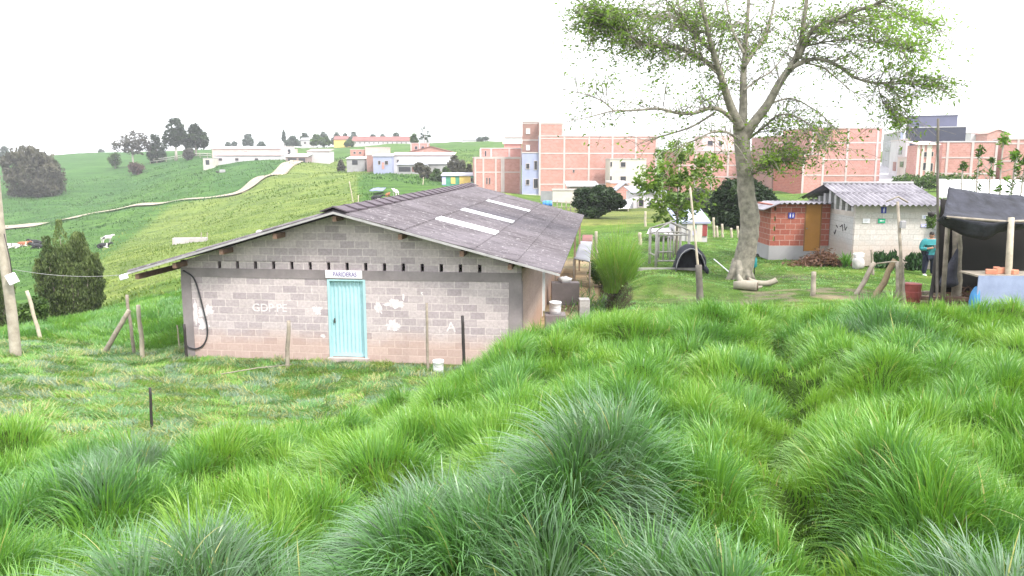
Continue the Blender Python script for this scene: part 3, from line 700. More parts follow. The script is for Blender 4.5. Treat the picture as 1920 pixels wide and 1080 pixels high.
# utility pole at the left edge
up = gp(30, 19.5); tp = at(-22, 230, 19.5)-up
e_ = empty('utility_pole', up, 0, 'tall weathered wooden pole with a small white box at the left edge', 'pole')
m = MB(); m.tube([tp*k+Vector((.02*math.sin(k*9), 0, 0)) for k in np.linspace(-.06, 1, 14)], [.135-.045*k for k in np.linspace(0, 1, 14)], 12); m.build('shaft', plain('pole_wood', (.38, .34, .28), var=.4, scale=4, c2=(.20, .17, .13)), e_)
bxp = at(23, 523, 19.3)-up; m = MB(); m.box(-.11, .11, -.05, .05, -.13, .13, Matrix.Rotation(R(-25), 3, 'Y')@Matrix.Rotation(R(18), 3, 'Z')); b_ = m.build('meter_box', BULB, e_, bevel=.012); b_.location = bxp
m = MB(); m.tube([bxp+Vector((0, .02, .12)), bxp+Vector((-.03, .03, .5)), bxp+Vector((-.12, .05, 1.1))], .012, 5); m.build('conduit', DARKP, e_)
a = at(24, 505, 19.3); b = Vector(bw(-1.18, -.7, 2.32)); m = MB()
m.tube([(b-a)*k+Vector((0, 0, -.35*4*k*(1-k)*.3)) for k in np.linspace(0, 1, 16)], .007, 4); tag(m.build('wire', WIRE, loc=a), 'thin wire strung from the left pole to the barn eave', 'wire')
GW = 'wires of the fence left of the barn'

# ------------------------------------------------------------------ foliage builders
def leaf_cloud(cent, tone0, size, mat, name, parent=None, loc=(0, 0, 0), droop=0.0, up=None, aspect=.5):
    n = len(cent); cent = np.asarray(cent, float)
    d = rng.normal(size=(n, 3)); d[:, 2] = d[:, 2]*.6-droop
    if up is not None: d = d*.35+np.asarray(up)
    d /= np.linalg.norm(d, axis=1)[:, None]
    s = rng.normal(size=(n, 3)); s -= d*(s*d).sum(1)[:, None]; s /= np.linalg.norm(s, axis=1)[:, None]
    L = size*rng.uniform(.55, 1.35, n)[:, None]; w = L*aspect*.5
    a = cent-d*L*.5; b = cent+s*w-d*L*.05; c = cent+d*L*.55; e = cent-s*w-d*L*.05
    co = np.stack([a, b, c, e], 1).reshape(-1, 3); q = np.arange(n*4).reshape(-1, 4)
    me = np_mesh(name, co, q, mat, tone=np.repeat(np.clip(tone0, 0, 1), 4)); o = bpy.data.objects.new(name, me); COL.objects.link(o)
    o.parent = parent; o.location = loc; return o
def ell_points(c, r, n, shell=.55):
    d = rng.normal(size=(n, 3)); d /= np.linalg.norm(d, axis=1)[:, None]
    rad_ = (shell+(1-shell)*rng.uniform(size=n)**.7)[:, None]*(1+.28*np.array([mnoise.noise(Vector(v*2.1+np.array(c)*.3)) for v in d]))[:, None]
    return np.array(c)+d*rad_*np.array(r)
LM_DARK = leafmat('leaf_dark', (.014, .030, .014), (.045, .075, .028))
LM_MID = leafmat('leaf_mid', (.03, .065, .015), (.10, .17, .035))
LM_GREY = leafmat('leaf_greygreen', (.05, .05, .035), (.13, .12, .085))
LM_PURP = leafmat('leaf_dull', (.055, .05, .048), (.12, .115, .10))
LM_CYP = leafmat('leaf_cypress', (.04, .062, .02), (.17, .22, .075))
LM_BRT = leafmat('leaf_bright', (.05, .12, .015), (.17, .30, .04), .35)
LM_DRY = leafmat('leaf_dry', (.10, .05, .035), (.22, .12, .08))
BARK = plain('bark', (.22, .19, .16), var=.5, scale=6, bmp=.8)
BARKP = plain('bark_pale', (.42, .38, .34), var=.35, scale=3)
def tree(name, label, base, H, blobs, mat, leaf=.5, dens=40, trunk_r=None, trunk_h=.5, bark=BARK, group=None, cat='tree', tone=(0, 1), droop=0, branches=6, lean=0, up=None, aspect=.5, nub=None):
    """blobs: (dx, dz, rx, rz) in fractions of H; depth radius = rx"""
    e_ = empty(name, base, 0, label, cat, group); tr_ = trunk_r or H*.028
    m = MB(); tops = [Vector((b[0]*H, rnd.uniform(-.3, .3)*b[2]*H, b[1]*H)) for b in blobs]
    th = trunk_h*H; m.tube([(0, 0, -.3), (0, 0, th*.3), (lean*H*.3, 0, th*.7), (lean*H*.5, 0, th)], [tr_*1.2, tr_, tr_*.85, tr_*.7], 8)
    for t in tops:
        k = rnd.uniform(.5, 1); m.tube([(lean*H*.5*k, 0, th*k), Vector((lean*H*.5, 0, th)).lerp(t, .5)+Vector((0, 0, -.04*H)), t], [tr_*.5, tr_*.3, tr_*.12], 5)
    m.build('trunk', bark, e_)
    P_ = []; Tn = []
    for (dx, dz, rx, rz), t in zip(blobs, tops):
        n = int(dens*(rx*rz)**.5*8*(1+nub*0 if nub else 1))+20
        # clumps inside the lobe
        nc = max(5, int(9*(rx/.2))); cc = ell_points((t.x, t.y, t.z), (rx*H, rx*H, rz*H), nc, .35)
        for c_ in cc:
            k = int(n*3/nc); cr_ = rnd.uniform(.25, .5)*min(rx, rz)*H
            P_.append(ell_points(c_, (cr_*1.2, cr_*1.2, cr_), k, .3)); Tn.append(np.full(k, rnd.uniform(*tone))+rng.normal(0, .12, k))
        P_.append(ell_points((t.x, t.y, t.z), (rx*H, rx*H, rz*H), n*2, .5)); Tn.append(rng.uniform(tone[0], tone[1], n*2)*.7)
    leaf_cloud(np.concatenate(P_), np.concatenate(Tn), leaf, mat, 'crown', e_, droop=droop, up=up, aspect=aspect)
    return e_
# cypress bush: many upright plumes
def cypress(px, Y, H, wid, label, nplume=26):
    b = gp(px, Y); e_ = empty('cypress_shrub', b, 0, label, 'shrub', 'cypress shrubs on the left slope'); m = MB(); P_ = []; T_ = []
    for i in range(nplume):
        a = rnd.uniform(0, 6.28); rr_ = wid*.5*math.sqrt(rnd.random()); x_, y_ = rr_*math.cos(a), rr_*math.sin(a)
        h_ = H*(1-.45*(rr_/(wid*.5))**1.5)*rnd.uniform(.80, 1.04); m.tube([(0, 0, -.3), (x_*.8, y_*.8, h_*.3), (x_, y_, h_*.85)], [.06, .04, .01], 5)
        n = 1500; t = rng.uniform(0, 1, n)**.8; pr = wid*.155*np.sin(np.clip(1.12-t, 0, 1)*2.35)**.8*(1+.25*np.sin(t*23+i)); aa = rng.uniform(0, 6.28, n); q_ = rng.uniform(.6, 1, n)
        P_.append(np.stack([x_*(.75+.25*t)+pr*q_*np.cos(aa), y_*(.75+.25*t)+pr*q_*np.sin(aa), .1+t*h_], 1)); T_.append(np.clip(rnd.uniform(.1, .75)+rng.normal(0, .18, n)-.15*(1-t), 0, 1))
    m.build('trunk', BARK, e_); leaf_cloud(np.concatenate(P_), np.concatenate(T_), .13, LM_CYP, 'foliage', e_, up=(0, 0, 1.0), aspect=.30)
cypress(138, 34, (lambda: at(140, 408, 34).z-gp(140, 34).z)(), 2.45, 'broad dark green cypress shrub standing whole on the left slope', 34)
cypress(-22, 31, 4.6, 2.6, 'cypress shrub cut off by the left edge behind the pole', 16)
tree('leafy_bush', 'small bright leafy bush between the pole and the cypress shrub', gp(60, 29), 1.3, [(0, .35, .35, .35), (.2, .6, .25, .3), (-.2, .25, .3, .3)], LM_MID, leaf=.16, dens=260, trunk_r=.04, cat='bush')

# ------------------------------------------------------------------ the big tree
TY = 27.0; tb = gp(1387, TY)
bt = empty('big_tree', tb, 0, 'tall spreading tree with a thick grey trunk and sparse green leaves', 'tree')
BARKT = plain('alder_bark', (.27, .245, .20), var=.45, scale=5.5, bmp=1.0, c2=(.075, .07, .055))
mpx = m_per_px(TY)
def limb(pts, r0, r1, dy0=0, dy1=0, k=5, nside=9):
    n = len(pts); P_ = []
    for i, (a, b) in enumerate(pts):
        t = i/(n-1); P_.append(at(a, b, TY+dy0+(dy1-dy0)*t)-tb)
    P_ = smooth_pts(P_, k); m_ = len(P_)
    if not hasattr(r0, '__len__'): rr_ = [r0+(r1-r0)*(i/(m_-1))**.8 for i in range(m_)]
    else: rr_ = list(np.interp(np.linspace(0, 1, m_), np.linspace(0, 1, len(r0)), r0))
    return P_, ([q_*.84 for q_ in rr_] if not hasattr(r0, '__len__') else rr_)
tm = MB()
tp_, tr_ = limb([(1388, 542), (1388, 520), (1397, 480), (1404, 440), (1406, 405), (1400, 370), (1397, 330), (1393, 290), (1390, 250), (1390, 235)],
                [.44, .39, .345, .32, .32, .295, .265, .255, .265, .285], 0)
tr_ = [a*(1+.07*mnoise.noise(Vector((i*.5, 3, 3)))) for i, a in enumerate(tr_)]
tm.tube(tp_, tr_, 16)
# root flare
for a, l in ((200, 1.0), (250, .9), (300, .8), (340, .8), (20, .8), (130, .8)):
    c_, s_ = math.cos(R(a)), math.sin(R(a)); tm.tube([(c_*.12, s_*.12, .62), (c_*.30, s_*.30, .20), (c_*(.3+.28*l), s_*(.3+.28*l), -.12)], [.20, .14, .06], 8)
LIMBS = [
 ([(1388, 240), (1372, 205), (1360, 170), (1345, 122), (1330, 72), (1316, 10), (1300, -80)], .21, .05, -.2, -1.5),
 ([(1392, 240), (1394, 190), (1394, 140), (1398, 90), (1402, 30), (1408, -80)], .21, .05, .2, 1.0),
 ([(1394, 125), (1412, 98), (1432, 72), (1446, 30), (1462, -60)], .12, .04, .3, 2.0),
 ([(1392, 262), (1412, 232), (1440, 195), (1462, 155), (1486, 120), (1500, 85), (1508, 35), (1520, -60)], .24, .06, .0, -1.0),
 ([(1460, 158), (1490, 125), (1530, 110), (1568, 122), (1604, 146), (1645, 156), (1695, 157), (1745, 160)], .10, .02, -.4, -2.5),
 ([(1498, 110), (1522, 58), (1562, 38), (1612, 18), (1655, 2), (1720, -40)], .10, .04, -.8, -2.6),
 ([(1480, 130), (1500, 95), (1540, 62), (1600, 35), (1680, 30), (1745, 45)], .08, .015, -.8, 1.5),
 ([(1376, 226), (1350, 206), (1325, 204), (1300, 212), (1270, 212), (1235, 204), (1190, 207), (1150, 208), (1110, 218), (1062, 228)], .10, .012, -.3, -3.0),
 ([(1150, 207), (1130, 190), (1100, 178), (1060, 168), (1035, 160)], .03, .008, -2.4, -3.4),
 ([(1342, 210), (1300, 236), (1260, 250), (1220, 262), (1195, 272)], .05, .012, -.5, -1.5),
 ([(1380, 258), (1360, 247), (1335, 248), (1305, 262), (1280, 272), (1250, 300)], .06, .015, -.6, -2.0),
 ([(1350, 140), (1320, 112), (1275, 90), (1235, 88), (1195, 78), (1168, 52), (1145, 38), (1110, 40)], .10, .015, -.7, -1.8),
 ([(1196, 78), (1175, 62), (1150, 45), (1120, 25), (1090, 15)], .035, .01, -1.5, -2.6),
 ([(1338, 100), (1310, 70), (1295, 45), (1280, 28), (1262, -20)], .08, .03, -.8, 0.5),
 ([(1320, 60), (1290, 55), (1262, 30), (1225, 30), (1205, 25)], .05, .015, -.8, 1.2),
 ([(1300, 60), (1270, 25), (1240, -10)], .05, .02, -.8, -2.5),
 ([(1394, 170), (1420, 150), (1450, 130), (1478, 90), (1495, 40)], .05, .02, 0, 2.5),
 ([(1395, 100), (1375, 60), (1365, 20), (1350, -60)], .06, .03, 0, 2),
 ([(1402, 262), (1430, 240), (1462, 215), (1500, 222), (1530, 248), (1560, 280)], .06, .012, .3, -1.8),
 ([(1440, 196), (1475, 185), (1500, 190), (1540, 215), (1565, 240)], .05, .012, .3, 2.0),
 ([(1512, 118), (1545, 128), (1572, 150), (1600, 172), (1625, 178)], .04, .01, -.5, 1.0),
 ([(1405, 330), (1420, 322), (1445, 308), (1470, 300)], .05, .012, .2, -1.2),
 ([(1645, 156), (1655, 190), (1672, 215), (1690, 235)], .03, .008, -1.5, -2),
 ([(1500, 90), (1540, 80), (1590, 75), (1650, 80), (1700, 95)], .04, .01, -.5, -3),
]
tips = []; allp = []
for L_ in LIMBS:
    P_, rr_ = limb(*L_); tm.tube(P_, rr_, 8)
    for i in range(3, len(P_)):
        allp.append((P_[i], (P_[i]-P_[i-1]).normalized(), rr_[i]))
    tips.append(P_[-1])
# density of leaf by place (seen from the camera's side), everything hung on twigs
def dens_at(p):
    a, b = project(p.x+tb.x, p.y+tb.y, p.z+tb.z); a, b = float(a), float(b)
    d = .085
    for (cx, cy, rx, ry, w_) in ((1120, 35, 70, 45, 1.3), (1230, 110, 65, 22, .9), (1725, 50, 72, 50, 1.6), (1560, 20, 70, 35, .4), (1775, 145, 60, 45, .9), (1310, 20, 60, 40, .5),
                           (1490, 285, 90, 35, .7), (1440, 300, 60, 25, .8), (1330, 150, 50, 60, .25), (1690, 215, 40, 30, 1.0), (1400, 60, 60, 60, .3), (1160, 100, 70, 60, .35), (1480, 240, 60, 40, .3), (1610, 100, 60, 30, .3)):
        d += w_*math.exp(-((a-cx)/rx)**2-((b-cy)/ry)**2)
    return d, a, b
lp = []; lt = []
twn = 0
for rep in range(7000):
    p, d_, r_ = allp[rnd.randrange(len(allp))]
    if r_ > .13 and rnd.random() < .8: continue
    v = Vector((rnd.gauss(0, 1), rnd.gauss(0, 1), rnd.gauss(0, .8)))+d_*.8; v.normalize(); L = rnd.uniform(.5, 1.9)
    e1 = p+v*L; dn, a, b = dens_at(e1)
    if rnd.random() > min(1, dn*1.3) : continue
    if b > 335 or a > 1840 or (a < 1040): continue
    mid = p+v*L*.5+Vector((0, 0, rnd.uniform(-.05, .15))); e1 = e1+Vector((0, 0, -.12*L))
    tm.tube([p, mid, e1], [max(.008, r_*.35 if r_ < .05 else .015), .009, .004], 4, cap=False)
    nl = int(rnd.uniform(5, 16)*(.5+dn*.8)); tone = .42+.35*max(0, min(1, (a-1500)/300))*(b < 130)+rnd.uniform(-.12, .2)
    for j in range(nl):
        t = rnd.uniform(.35, 1.05); c_ = (p.lerp(mid, t*2) if t < .5 else mid.lerp(e1, (t-.5)*2))
        lp.append(c_+Vector((rnd.gauss(0, .10), rnd.gauss(0, .10), rnd.gauss(0, .08)-.03))); lt.append(tone+rnd.gauss(0, .15))
tm.build('trunk', BARKT, bt)
LM_BIG = leafmat('leaf_big', (.03, .05, .02), (.24, .38, .05), .45)
leaf_cloud(lp, lt, .125, LM_BIG, 'crown', bt, droop=.4, aspect=.42)
# scar of bare wood on the trunk
print('leaves', len(lp))

LM_YNG = leafmat('leaf_young', (.06, .12, .02), (.24, .34, .06), .35)
# small light green tree left of the big trunk
YS = 34.0; b = gp(1268, YS); H_ = at(1268, 255, YS).z-b.z
tree('young_tree', 'loose light green young tree left of the big trunk', b, H_, [(0, .86, .16, .12), (-.12, .68, .24, .13), (.16, .62, .20, .12), (-.20, .50, .18, .10), (.10, .45, .22, .10), (.20, .78, .12, .10), (-.02, .34, .20, .07), (-.26, .62, .12, .10)], LM_YNG, leaf=.19, dens=75, trunk_r=.06, trunk_h=.42)
# dark evergreen behind the trunk
b = gp(1392, 50); H_ = at(1392, 332, 50).z-b.z
tree('evergreen_bush', 'dark bushy evergreen tree behind the big trunk', b, H_, [(-.25, .6, .30, .36), (.1, .62, .32, .36), (.42, .5, .22, .30), (-.45, .4, .2, .28), (.2, .25, .38, .25), (-.25, .25, .32, .22)], LM_DARK, leaf=.28, dens=260, trunk_r=.12, cat='tree')
b = gp(1112, 62); H_ = at(1112, 347, 62).z-b.z
tree('evergreen_bush', 'round dark evergreen bush beside the low grey yard wall', b, H_, [(-.2, .55, .38, .35), (.25, .65, .42, .33), (.65, .5, .25, .25), (0, .25, .5, .2)], LM_DARK, leaf=.30, dens=260, trunk_r=.12, cat='bush')

# tall cane grass clump above the alley
b = gp(1158, 27.0)
n = 1500; a_ = rng.uniform(0, 6.28, n); q_ = np.sqrt(rng.uniform(0, 1, n))
xx = b.x+q_*.46*np.cos(a_); yy = b.y+q_*.4*np.sin(a_)
hue = np.clip(rng.normal(-.02, .08, n), 0, .6); hue[rng.uniform(size=n) < .04] = .95
cg = blades('cane_grass', xx-b.x, yy-b.y, (1.0+1.9*rng.uniform(size=n)**1.3)*(1.05-.25*q_), .027*rng.uniform(.6, 1.3, n), hue, a_+rng.normal(0, .5, n), np.clip(.04+.16*q_+np.abs(rng.normal(0, .17, n)), .02, .9), 6, bm, z=np.zeros(n), droop=.75)
cg.location = b; del cg['kind']; tag(cg, 'tall clump of bright cane grass standing over the barn alley', 'grass clump')
n = 1100; a_ = rng.uniform(0, 6.28, n); b2 = gp(1128, 26.0)
cg = blades('weed_clump', rng.normal(0, .45, n), rng.normal(0, 2.2, n), .5*rng.uniform(.5, 1.2, n), np.full(n, .03), np.clip(rng.normal(.4, .25, n), 0, .95), a_, np.full(n, .6), 4, bm, z=np.zeros(n))
cg.location = b2; del cg['kind']; tag(cg, 'low dark weeds on the bank between the alley and the mown mound', 'weeds')
tree('leafy_bush', 'low leafy weeds right of the barn roof edge', gp(1128, 33), 1.6, [(0, .4, .3, .35), (.1, .7, .2, .25)], LM_BRT, leaf=.14, dens=200, trunk_r=.03, cat='bush')
# ------------------------------------------------------------------ helpers for buildings
DARKW = plain('dark_pane', (.045, .045, .055), rough=.25, var=.2, scale=3, bmp=0)
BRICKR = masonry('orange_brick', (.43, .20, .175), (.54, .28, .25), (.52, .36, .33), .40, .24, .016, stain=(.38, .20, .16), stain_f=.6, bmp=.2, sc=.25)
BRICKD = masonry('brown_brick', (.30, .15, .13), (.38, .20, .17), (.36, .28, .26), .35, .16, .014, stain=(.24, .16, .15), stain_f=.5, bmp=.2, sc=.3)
BRICKH = masonry('outhouse_brick', (.32, .095, .07), (.41, .14, .10), (.44, .28, .24), .42, .23, .018, stain=(.32, .12, .09), stain_f=.6, bmp=.4, sc=.8)
PALEC = plain('pale_frame_concrete', (.50, .43, .42), var=.2, scale=.6)
GREYC = plain('grey_render', (.33, .32, .335), var=.3, scale=.5)
BLUEC = plain('blue_render', (.32, .34, .49), var=.2, scale=.6)
CREAM = plain('cream_render', (.52, .485, .44), var=.2, scale=.5)
WHITEH = plain('white_render', (.50, .48, .50), var=.15, scale=.5)
PINKH = plain('pink_render', (.62, .44, .42), var=.2, scale=.4)
REDROOF = plain('red_roof', (.20, .085, .075), var=.3, scale=.6)
BROOF = plain('brown_roof', (.30, .23, .22), var=.3, scale=.5)
GROOF = plain('grey_roof', (.33, .33, .37), var=.3, scale=.5)
SLATE = plain('slate_panel', (.045, .047, .08), var=.15, scale=.5, rough=.6)
SLATEL = plain('slate_panel_light', (.11, .115, .18), var=.15, scale=.5, rough=.6)
YELL = plain('yellow_render', (.72, .52, .16), var=.2, scale=1)
GRNP = plain('green_paint', (.08, .30, .20), var=.25, scale=1)
BLUEP = plain('blue_paint', (.05, .20, .42), var=.25, scale=1.5, rough=.5)
def bld(name, label, px0, px1, pyt, pyb, Y, D, wall, roof='flat', rmat=None, yaw=0.0, wins=(), cols=(), bands=(), fr=PALEC, group=None, cat='building', rh=.0, over=.25, sidewins=(), sideface=None, wpane=None, doors=(), sides=None):
    """front lower-left corner at px0; walls rise to pyt; windows in fractions of the front"""
    p = at(px0, pyb, Y); zt = at(px0, pyt, Y).z; H = zt-p.z; ya = R(yaw)
    # width so the right end reaches px1
    k = (px1-960)/F_PX; dx, dy = math.cos(ya), math.sin(ya); cz = CP*1.0
    f = lambda w_: project(p.x+dx*w_, p.y+dy*w_, zt)[0]-px1
    lo, hi = 0.1, 400
    for _ in range(50):
        mi = (lo+hi)/2
        if f(mi) > 0: hi = mi
        else: lo = mi
    Wd = lo
    e_ = empty(name, p, ya, label, cat, group); b0 = -2.5
    m = MB(); m.box(0, Wd, 0, D, b0, H)
    if roof == 'gable': m.prism([(0, H), (Wd, H), (Wd/2, H+rh)], 0.01, D-.01)
    w_ = m.build('wall', wall, e_)
    if sideface:
        m = MB(); m.box(-.03, 0, .02, D, b0, H); m.build('side_wall', sideface, e_)
    m = MB()
    if roof == 'flat': m.box(-.08, Wd+.08, -.08, D+.08, H, H+.18)
    elif roof == 'gable':
        for s_ in (-1, 1):
            xa = Wd/2; xb = -over if s_ < 0 else Wd+over; zb = H-over*rh/(Wd/2)
            vs = [(xa, -over, H+rh+.02), (xb, -over, zb+.02), (xb, D+over, zb+.02), (xa, D+over, H+rh+.02)]; vs += [(a, b, c-.1) for a, b, c in vs]
            m.add(vs, [(0, 1, 2, 3), (7, 6, 5, 4), (0, 4, 5, 1), (1, 5, 6, 2), (2, 6, 7, 3), (0, 3, 7, 4)])
    elif roof in ('ridge', 'shed'):
        yr = D/2 if roof == 'ridge' else D+over
        vs = [(-over, -over, H), (Wd+over, -over, H), (Wd+over, yr, H+rh), (-over, yr, H+rh)]; vs2 = [(a, b, c+.1) for a, b, c in vs]
        m.add(vs+vs2, [(3, 2, 1, 0), (4, 5, 6, 7), (0, 1, 5, 4), (1, 2, 6, 5), (2, 3, 7, 6), (3, 0, 4, 7)])
        if roof == 'ridge':
            vs = [(-over, yr, H+rh), (Wd+over, yr, H+rh), (Wd+over, D+over, H), (-over, D+over, H)]; vs2 = [(a, b, c+.1) for a, b, c in vs]
            m.add(vs+vs2, [(3, 2, 1, 0), (4, 5, 6, 7), (0, 1, 5, 4), (1, 2, 6, 5), (2, 3, 7, 6), (3, 0, 4, 7)])
    m.build('roof', rmat or PALEC, e_)
    for c_ in cols:
        m = MB(); x_ = c_*Wd; m.box(x_-.15, x_+.15, -.07, .0, -1.2, H-.003); m.build('column', fr, e_)
    for b_ in bands:
        z_ = H*b_; m = MB(); m.box(.0, Wd, -.045, -.001, z_-.10, z_+.10); m.build('beam', fr, e_)
    for (a, b, c_, d_) in wins:
        x0_, x1_, z0_, z1_ = a*Wd, b*Wd, c_*H, d_*H; t = min(.09, (x1_-x0_)*.12)
        m = MB(); m.box(x0_, x0_+t, -.09, -.002, z0_, z1_); m.box(x1_-t, x1_, -.09, -.002, z0_, z1_); m.box(x0_+t, x1_-t, -.09, -.002, z0_, z0_+t); m.box(x0_+t, x1_-t, -.09, -.002, z1_-t, z1_)
        w1 = m.build('window', fr, e_); m = MB(); m.box(x0_+t, x1_-t, -.03, -.004, z0_+t, z1_-t); m.box((x0_+x1_)/2-.02, (x0_+x1_)/2+.02, -.05, -.031, z0_+t, z1_-t); m.build('pane', wpane or DARKW, w1)
    for (a, b, c_, d_, mt) in sidewins:      # on the left side face: fractions of depth and height
        y0_, y1_ = a*D, b*D; m = MB(); m.box(-.10, -.032, y0_, y1_, c_*H, d_*H); m.build('window', mt, e_)
    for (a, b, c_, d_, mt) in doors:
        m = MB(); m.box(a*Wd, b*Wd, -.06, -.003, c_*H, d_*H); m.build('door', mt, e_)
    return e_, Wd, H
# ------------------------------------------------------------------ the red brick blocks
SKYW = plain('bright_opening', (.80, .80, .84), var=.03, scale=1, bmp=0)
bld('brick_block', 'long four storey orange brick block with pale concrete frames in the centre', 1011, 1232, 256, 372, 137, 13, BRICKR, yaw=4, cols=(0.003, .21, .42, .62, .82, .997), bands=(.97, .73, .48, .23, .02), sideface=BLUEC, wins=((.285, .30, .42, .47),))
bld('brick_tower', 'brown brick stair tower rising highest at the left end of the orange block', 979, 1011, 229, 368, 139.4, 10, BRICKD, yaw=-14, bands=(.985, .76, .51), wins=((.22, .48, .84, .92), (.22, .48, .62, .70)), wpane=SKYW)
bld('brick_tower', 'orange brick top floor standing on the left end of the orange block', 1011.5, 1056, 231, 258, 137.1, 9, BRICKR, yaw=4, cols=(.02, .98), bands=(.97,))
bld('blue_house', 'narrow blue rendered house front under the brown brick stair tower', 978.5, 1011, 287, 366, 137.6, 1.0, BLUEC, yaw=-4, wins=((.22, .46, .62, .76), (.70, .90, .60, .82), (.22, .46, .24, .38), (.66, .96, .16, .40)), doors=((.0, 1, -.05, .03, WHITEH),))
bld('white_house', 'white rendered house with four dark windows in front of the orange block', 1143, 1212, 299, 352, 131, 5, CREAM, yaw=2, wins=((.0, .06, .74, .92), (.28, .44, .72, .92), (.0, .06, .24, .42), (.28, .46, .22, .42)))
bld('brick_block', 'lower reddish brick block left of the stair tower', 891, 977, 296, 352, 143, 10, BRICKR, yaw=5, cols=(.005, .18, .45, .58, .62, .99), bands=(.98, .52,), wins=((.24, .27, .12, .34), (.30, .33, .12, .34)))
bld('brick_house', 'pinkish brick rooms set back on the roof of the lower reddish block', 901, 978, 279, 297, 147, 6, BRICKR, cols=(.0, .26, .7, 1), wins=((.10, .15, .2, .8),))
bld('brick_house', 'small brick attic with a sloped roof left of the stair tower', 945, 978, 270, 282, 152, 6, BRICKR, roof='shed', rmat=PINKH, rh=.8)
bld('brick_block', 'long red brick block half hidden behind the big tree trunk', 1268, 1462, 284, 352, 141, 12, BRICKR, yaw=0, cols=(.02, .18, .34, .5, .66, .82, .98), bands=(.96, .62, .30))
bld('brick_house', 'grey and red upper house with a terrace above the long red block', 1318, 1378, 256, 284, 147, 7, PINKH, cols=(.0, .4, .98), wins=((.12, .32, .35, .75), (.48, .62, .35, .75)))
bld('brick_block', 'red brick block with a tall blank left side behind the outhouse', 1501, 1546, 290, 375, 118, 9, BRICKR, yaw=8, cols=(.04, .96), bands=(.55,), sideface=BRICKH)
bld('brick_block', 'tall red brick block with pale frames left of the sloping street', 1514, 1655, 241, 372, 124, 11, BRICKR, yaw=3, cols=(.03, .52, .94), bands=(.80, .56, .33, .12), sideface=BRICKR, wins=((.20, .24, .84, .9),))
bld('brick_block', 'shaded brick block just right of the big tree trunk', 1446, 1514, 256, 372, 130, 12, BRICKD, yaw=0, bands=(.9, .62, .36), sideface=BRICKD)  # shade of this left face put into a darker brick colour
# ------------------------------------------------------------------ right side: street and houses
def strip(name, pts, wl, wr, mat, lift=.06, kind='structure', label=None, cat=None, thick=0.0, n=10):
    P_ = smooth_pts([gp(a, Y_) for a, Y_ in pts], n); vs = []; m = MB()
    for i, p in enumerate(P_):
        d = (P_[min(i+1, len(P_)-1)]-P_[max(0, i-1)]); d.z = 0; d.normalize(); nrm = Vector((d.y, -d.x, 0))
        for s_ in (-wl, wr):
            q_ = p+nrm*s_; vs.append((q_.x, q_.y, Gs(q_.x, q_.y)+lift))
    m.add(vs, [(2*i, 2*i+1, 2*i+3, 2*i+2) for i in range(len(P_)-1)], True); o = m.build(name, mat)
    tag(o, label, cat, None, kind); return o, P_
ROADC = plain('road_concrete', (.31, .26, .195), var=.2, scale=.4)
STREETC = plain('street_concrete', (.34, .325, .34), var=.15, scale=.3)
strip('street', [(1690, 88), (1683, 100), (1674, 130), (1667, 165), (1663, 210)], 2.4, 2.4, STREETC, lift=.18)
strip('pavement', [(1712, 88), (1703, 100), (1689, 130), (1679, 165), (1672, 210)], .1, .8, plain('pavement_brick', (.42, .33, .32), var=.3, scale=.6), lift=.30)
HS = 'narrow houses lining the sloping street'
bld('street_house', 'pale narrow house low on the right side of the street with dark doors', 1708, 1722, 296, 332, 112, 12, PINKH, yaw=-17, group=HS, wins=((.2, .7, .5, .8),), sideface=CREAM, sidewins=((.1, .35, .05, .45, DARKW), (.55, .8, .5, .8, DARKW)))
bld('street_house', 'white narrow house halfway up the right side of the street', 1695, 1706, 262, 322, 130, 16, WHITEH, yaw=-17, group=HS, sideface=WHITEH, sidewins=((.1, .3, .0, .3, DARKW), (.5, .7, .0, .3, BRICKD), (.2, .4, .55, .75, DARKW)))
bld('street_house', 'tall bluish white house highest on the right side of the street', 1684, 1695, 247, 311, 155, 22, BLUEC, yaw=-17, group=HS, sideface=GREYC, sidewins=((.1, .3, .0, .3, DARKW), (.5, .8, .45, .75, DARKW)))
bld('street_house', 'dark narrow house at the very top of the street', 1661, 1674, 262, 303, 215, 8, BRICKD, yaw=-17, group=HS, wins=((.3, .7, .1, .5),))
bld('dark_building', 'wide two tier building clad in dark slate panels on the skyline', 1697, 1812, 240, 262, 172, 9, SLATE, yaw=-27, roof='flat', rmat=WHITEH, cat='building')
bld('dark_building', 'upper pale slate storey with a flared flat roof on the skyline', 1700, 1796, 219, 239, 176, 7, SLATEL, yaw=-27, roof='flat', rmat=SLATE, cat='building')
bld('brick_house', 'two storey brick house with small windows right of the street', 1718, 1760, 272, 328, 104, 6, BRICKR, yaw=-14, roof='shed', rmat=PINKH, rh=.5, wins=((.28, .46, .60, .78), (.64, .78, .62, .78), (.28, .46, .15, .42), (.66, .8, .12, .4)), cols=(.02, .24, .5, .62, .98), fr=CREAM)
bld('brick_block', 'wide red brick block with pale columns and a flat pale roof at the right', 1761, 1872, 267, 350, 112, 5, BRICKR, yaw=-12, roof='flat', rmat=WHITEH, cols=(.10, .55, .98), bands=(.66, .30))
bld('brick_block', 'red brick block cut off by the right edge', 1874, 2010, 262, 350, 112, 5, BRICKR, yaw=-16, cols=(.22, .5, .8), bands=(.92, .55))
bld('white_house', 'small white house on the skyline right of the dark panelled building', 1820, 1850, 250, 264, 210, 6, WHITEH, wins=((.3, .45, .3, .7), (.6, .75, .3, .7)))
bld('brick_house', 'small red gabled house on the skyline near the right edge', 1850, 1892, 250, 266, 205, 6, BRICKR, roof='gable', rmat=BRICKR, rh=1.0)
bld('white_shed', 'long white roofed greenhouse shed behind the black tarp stall', 1766, 2050, 370, 400, 52, 5, WHITEH, yaw=-27, roof='shed', rmat=plain('white_sheeting', (.82, .82, .82), rough=.4, var=.05, scale=1), rh=.95, cat='shed')
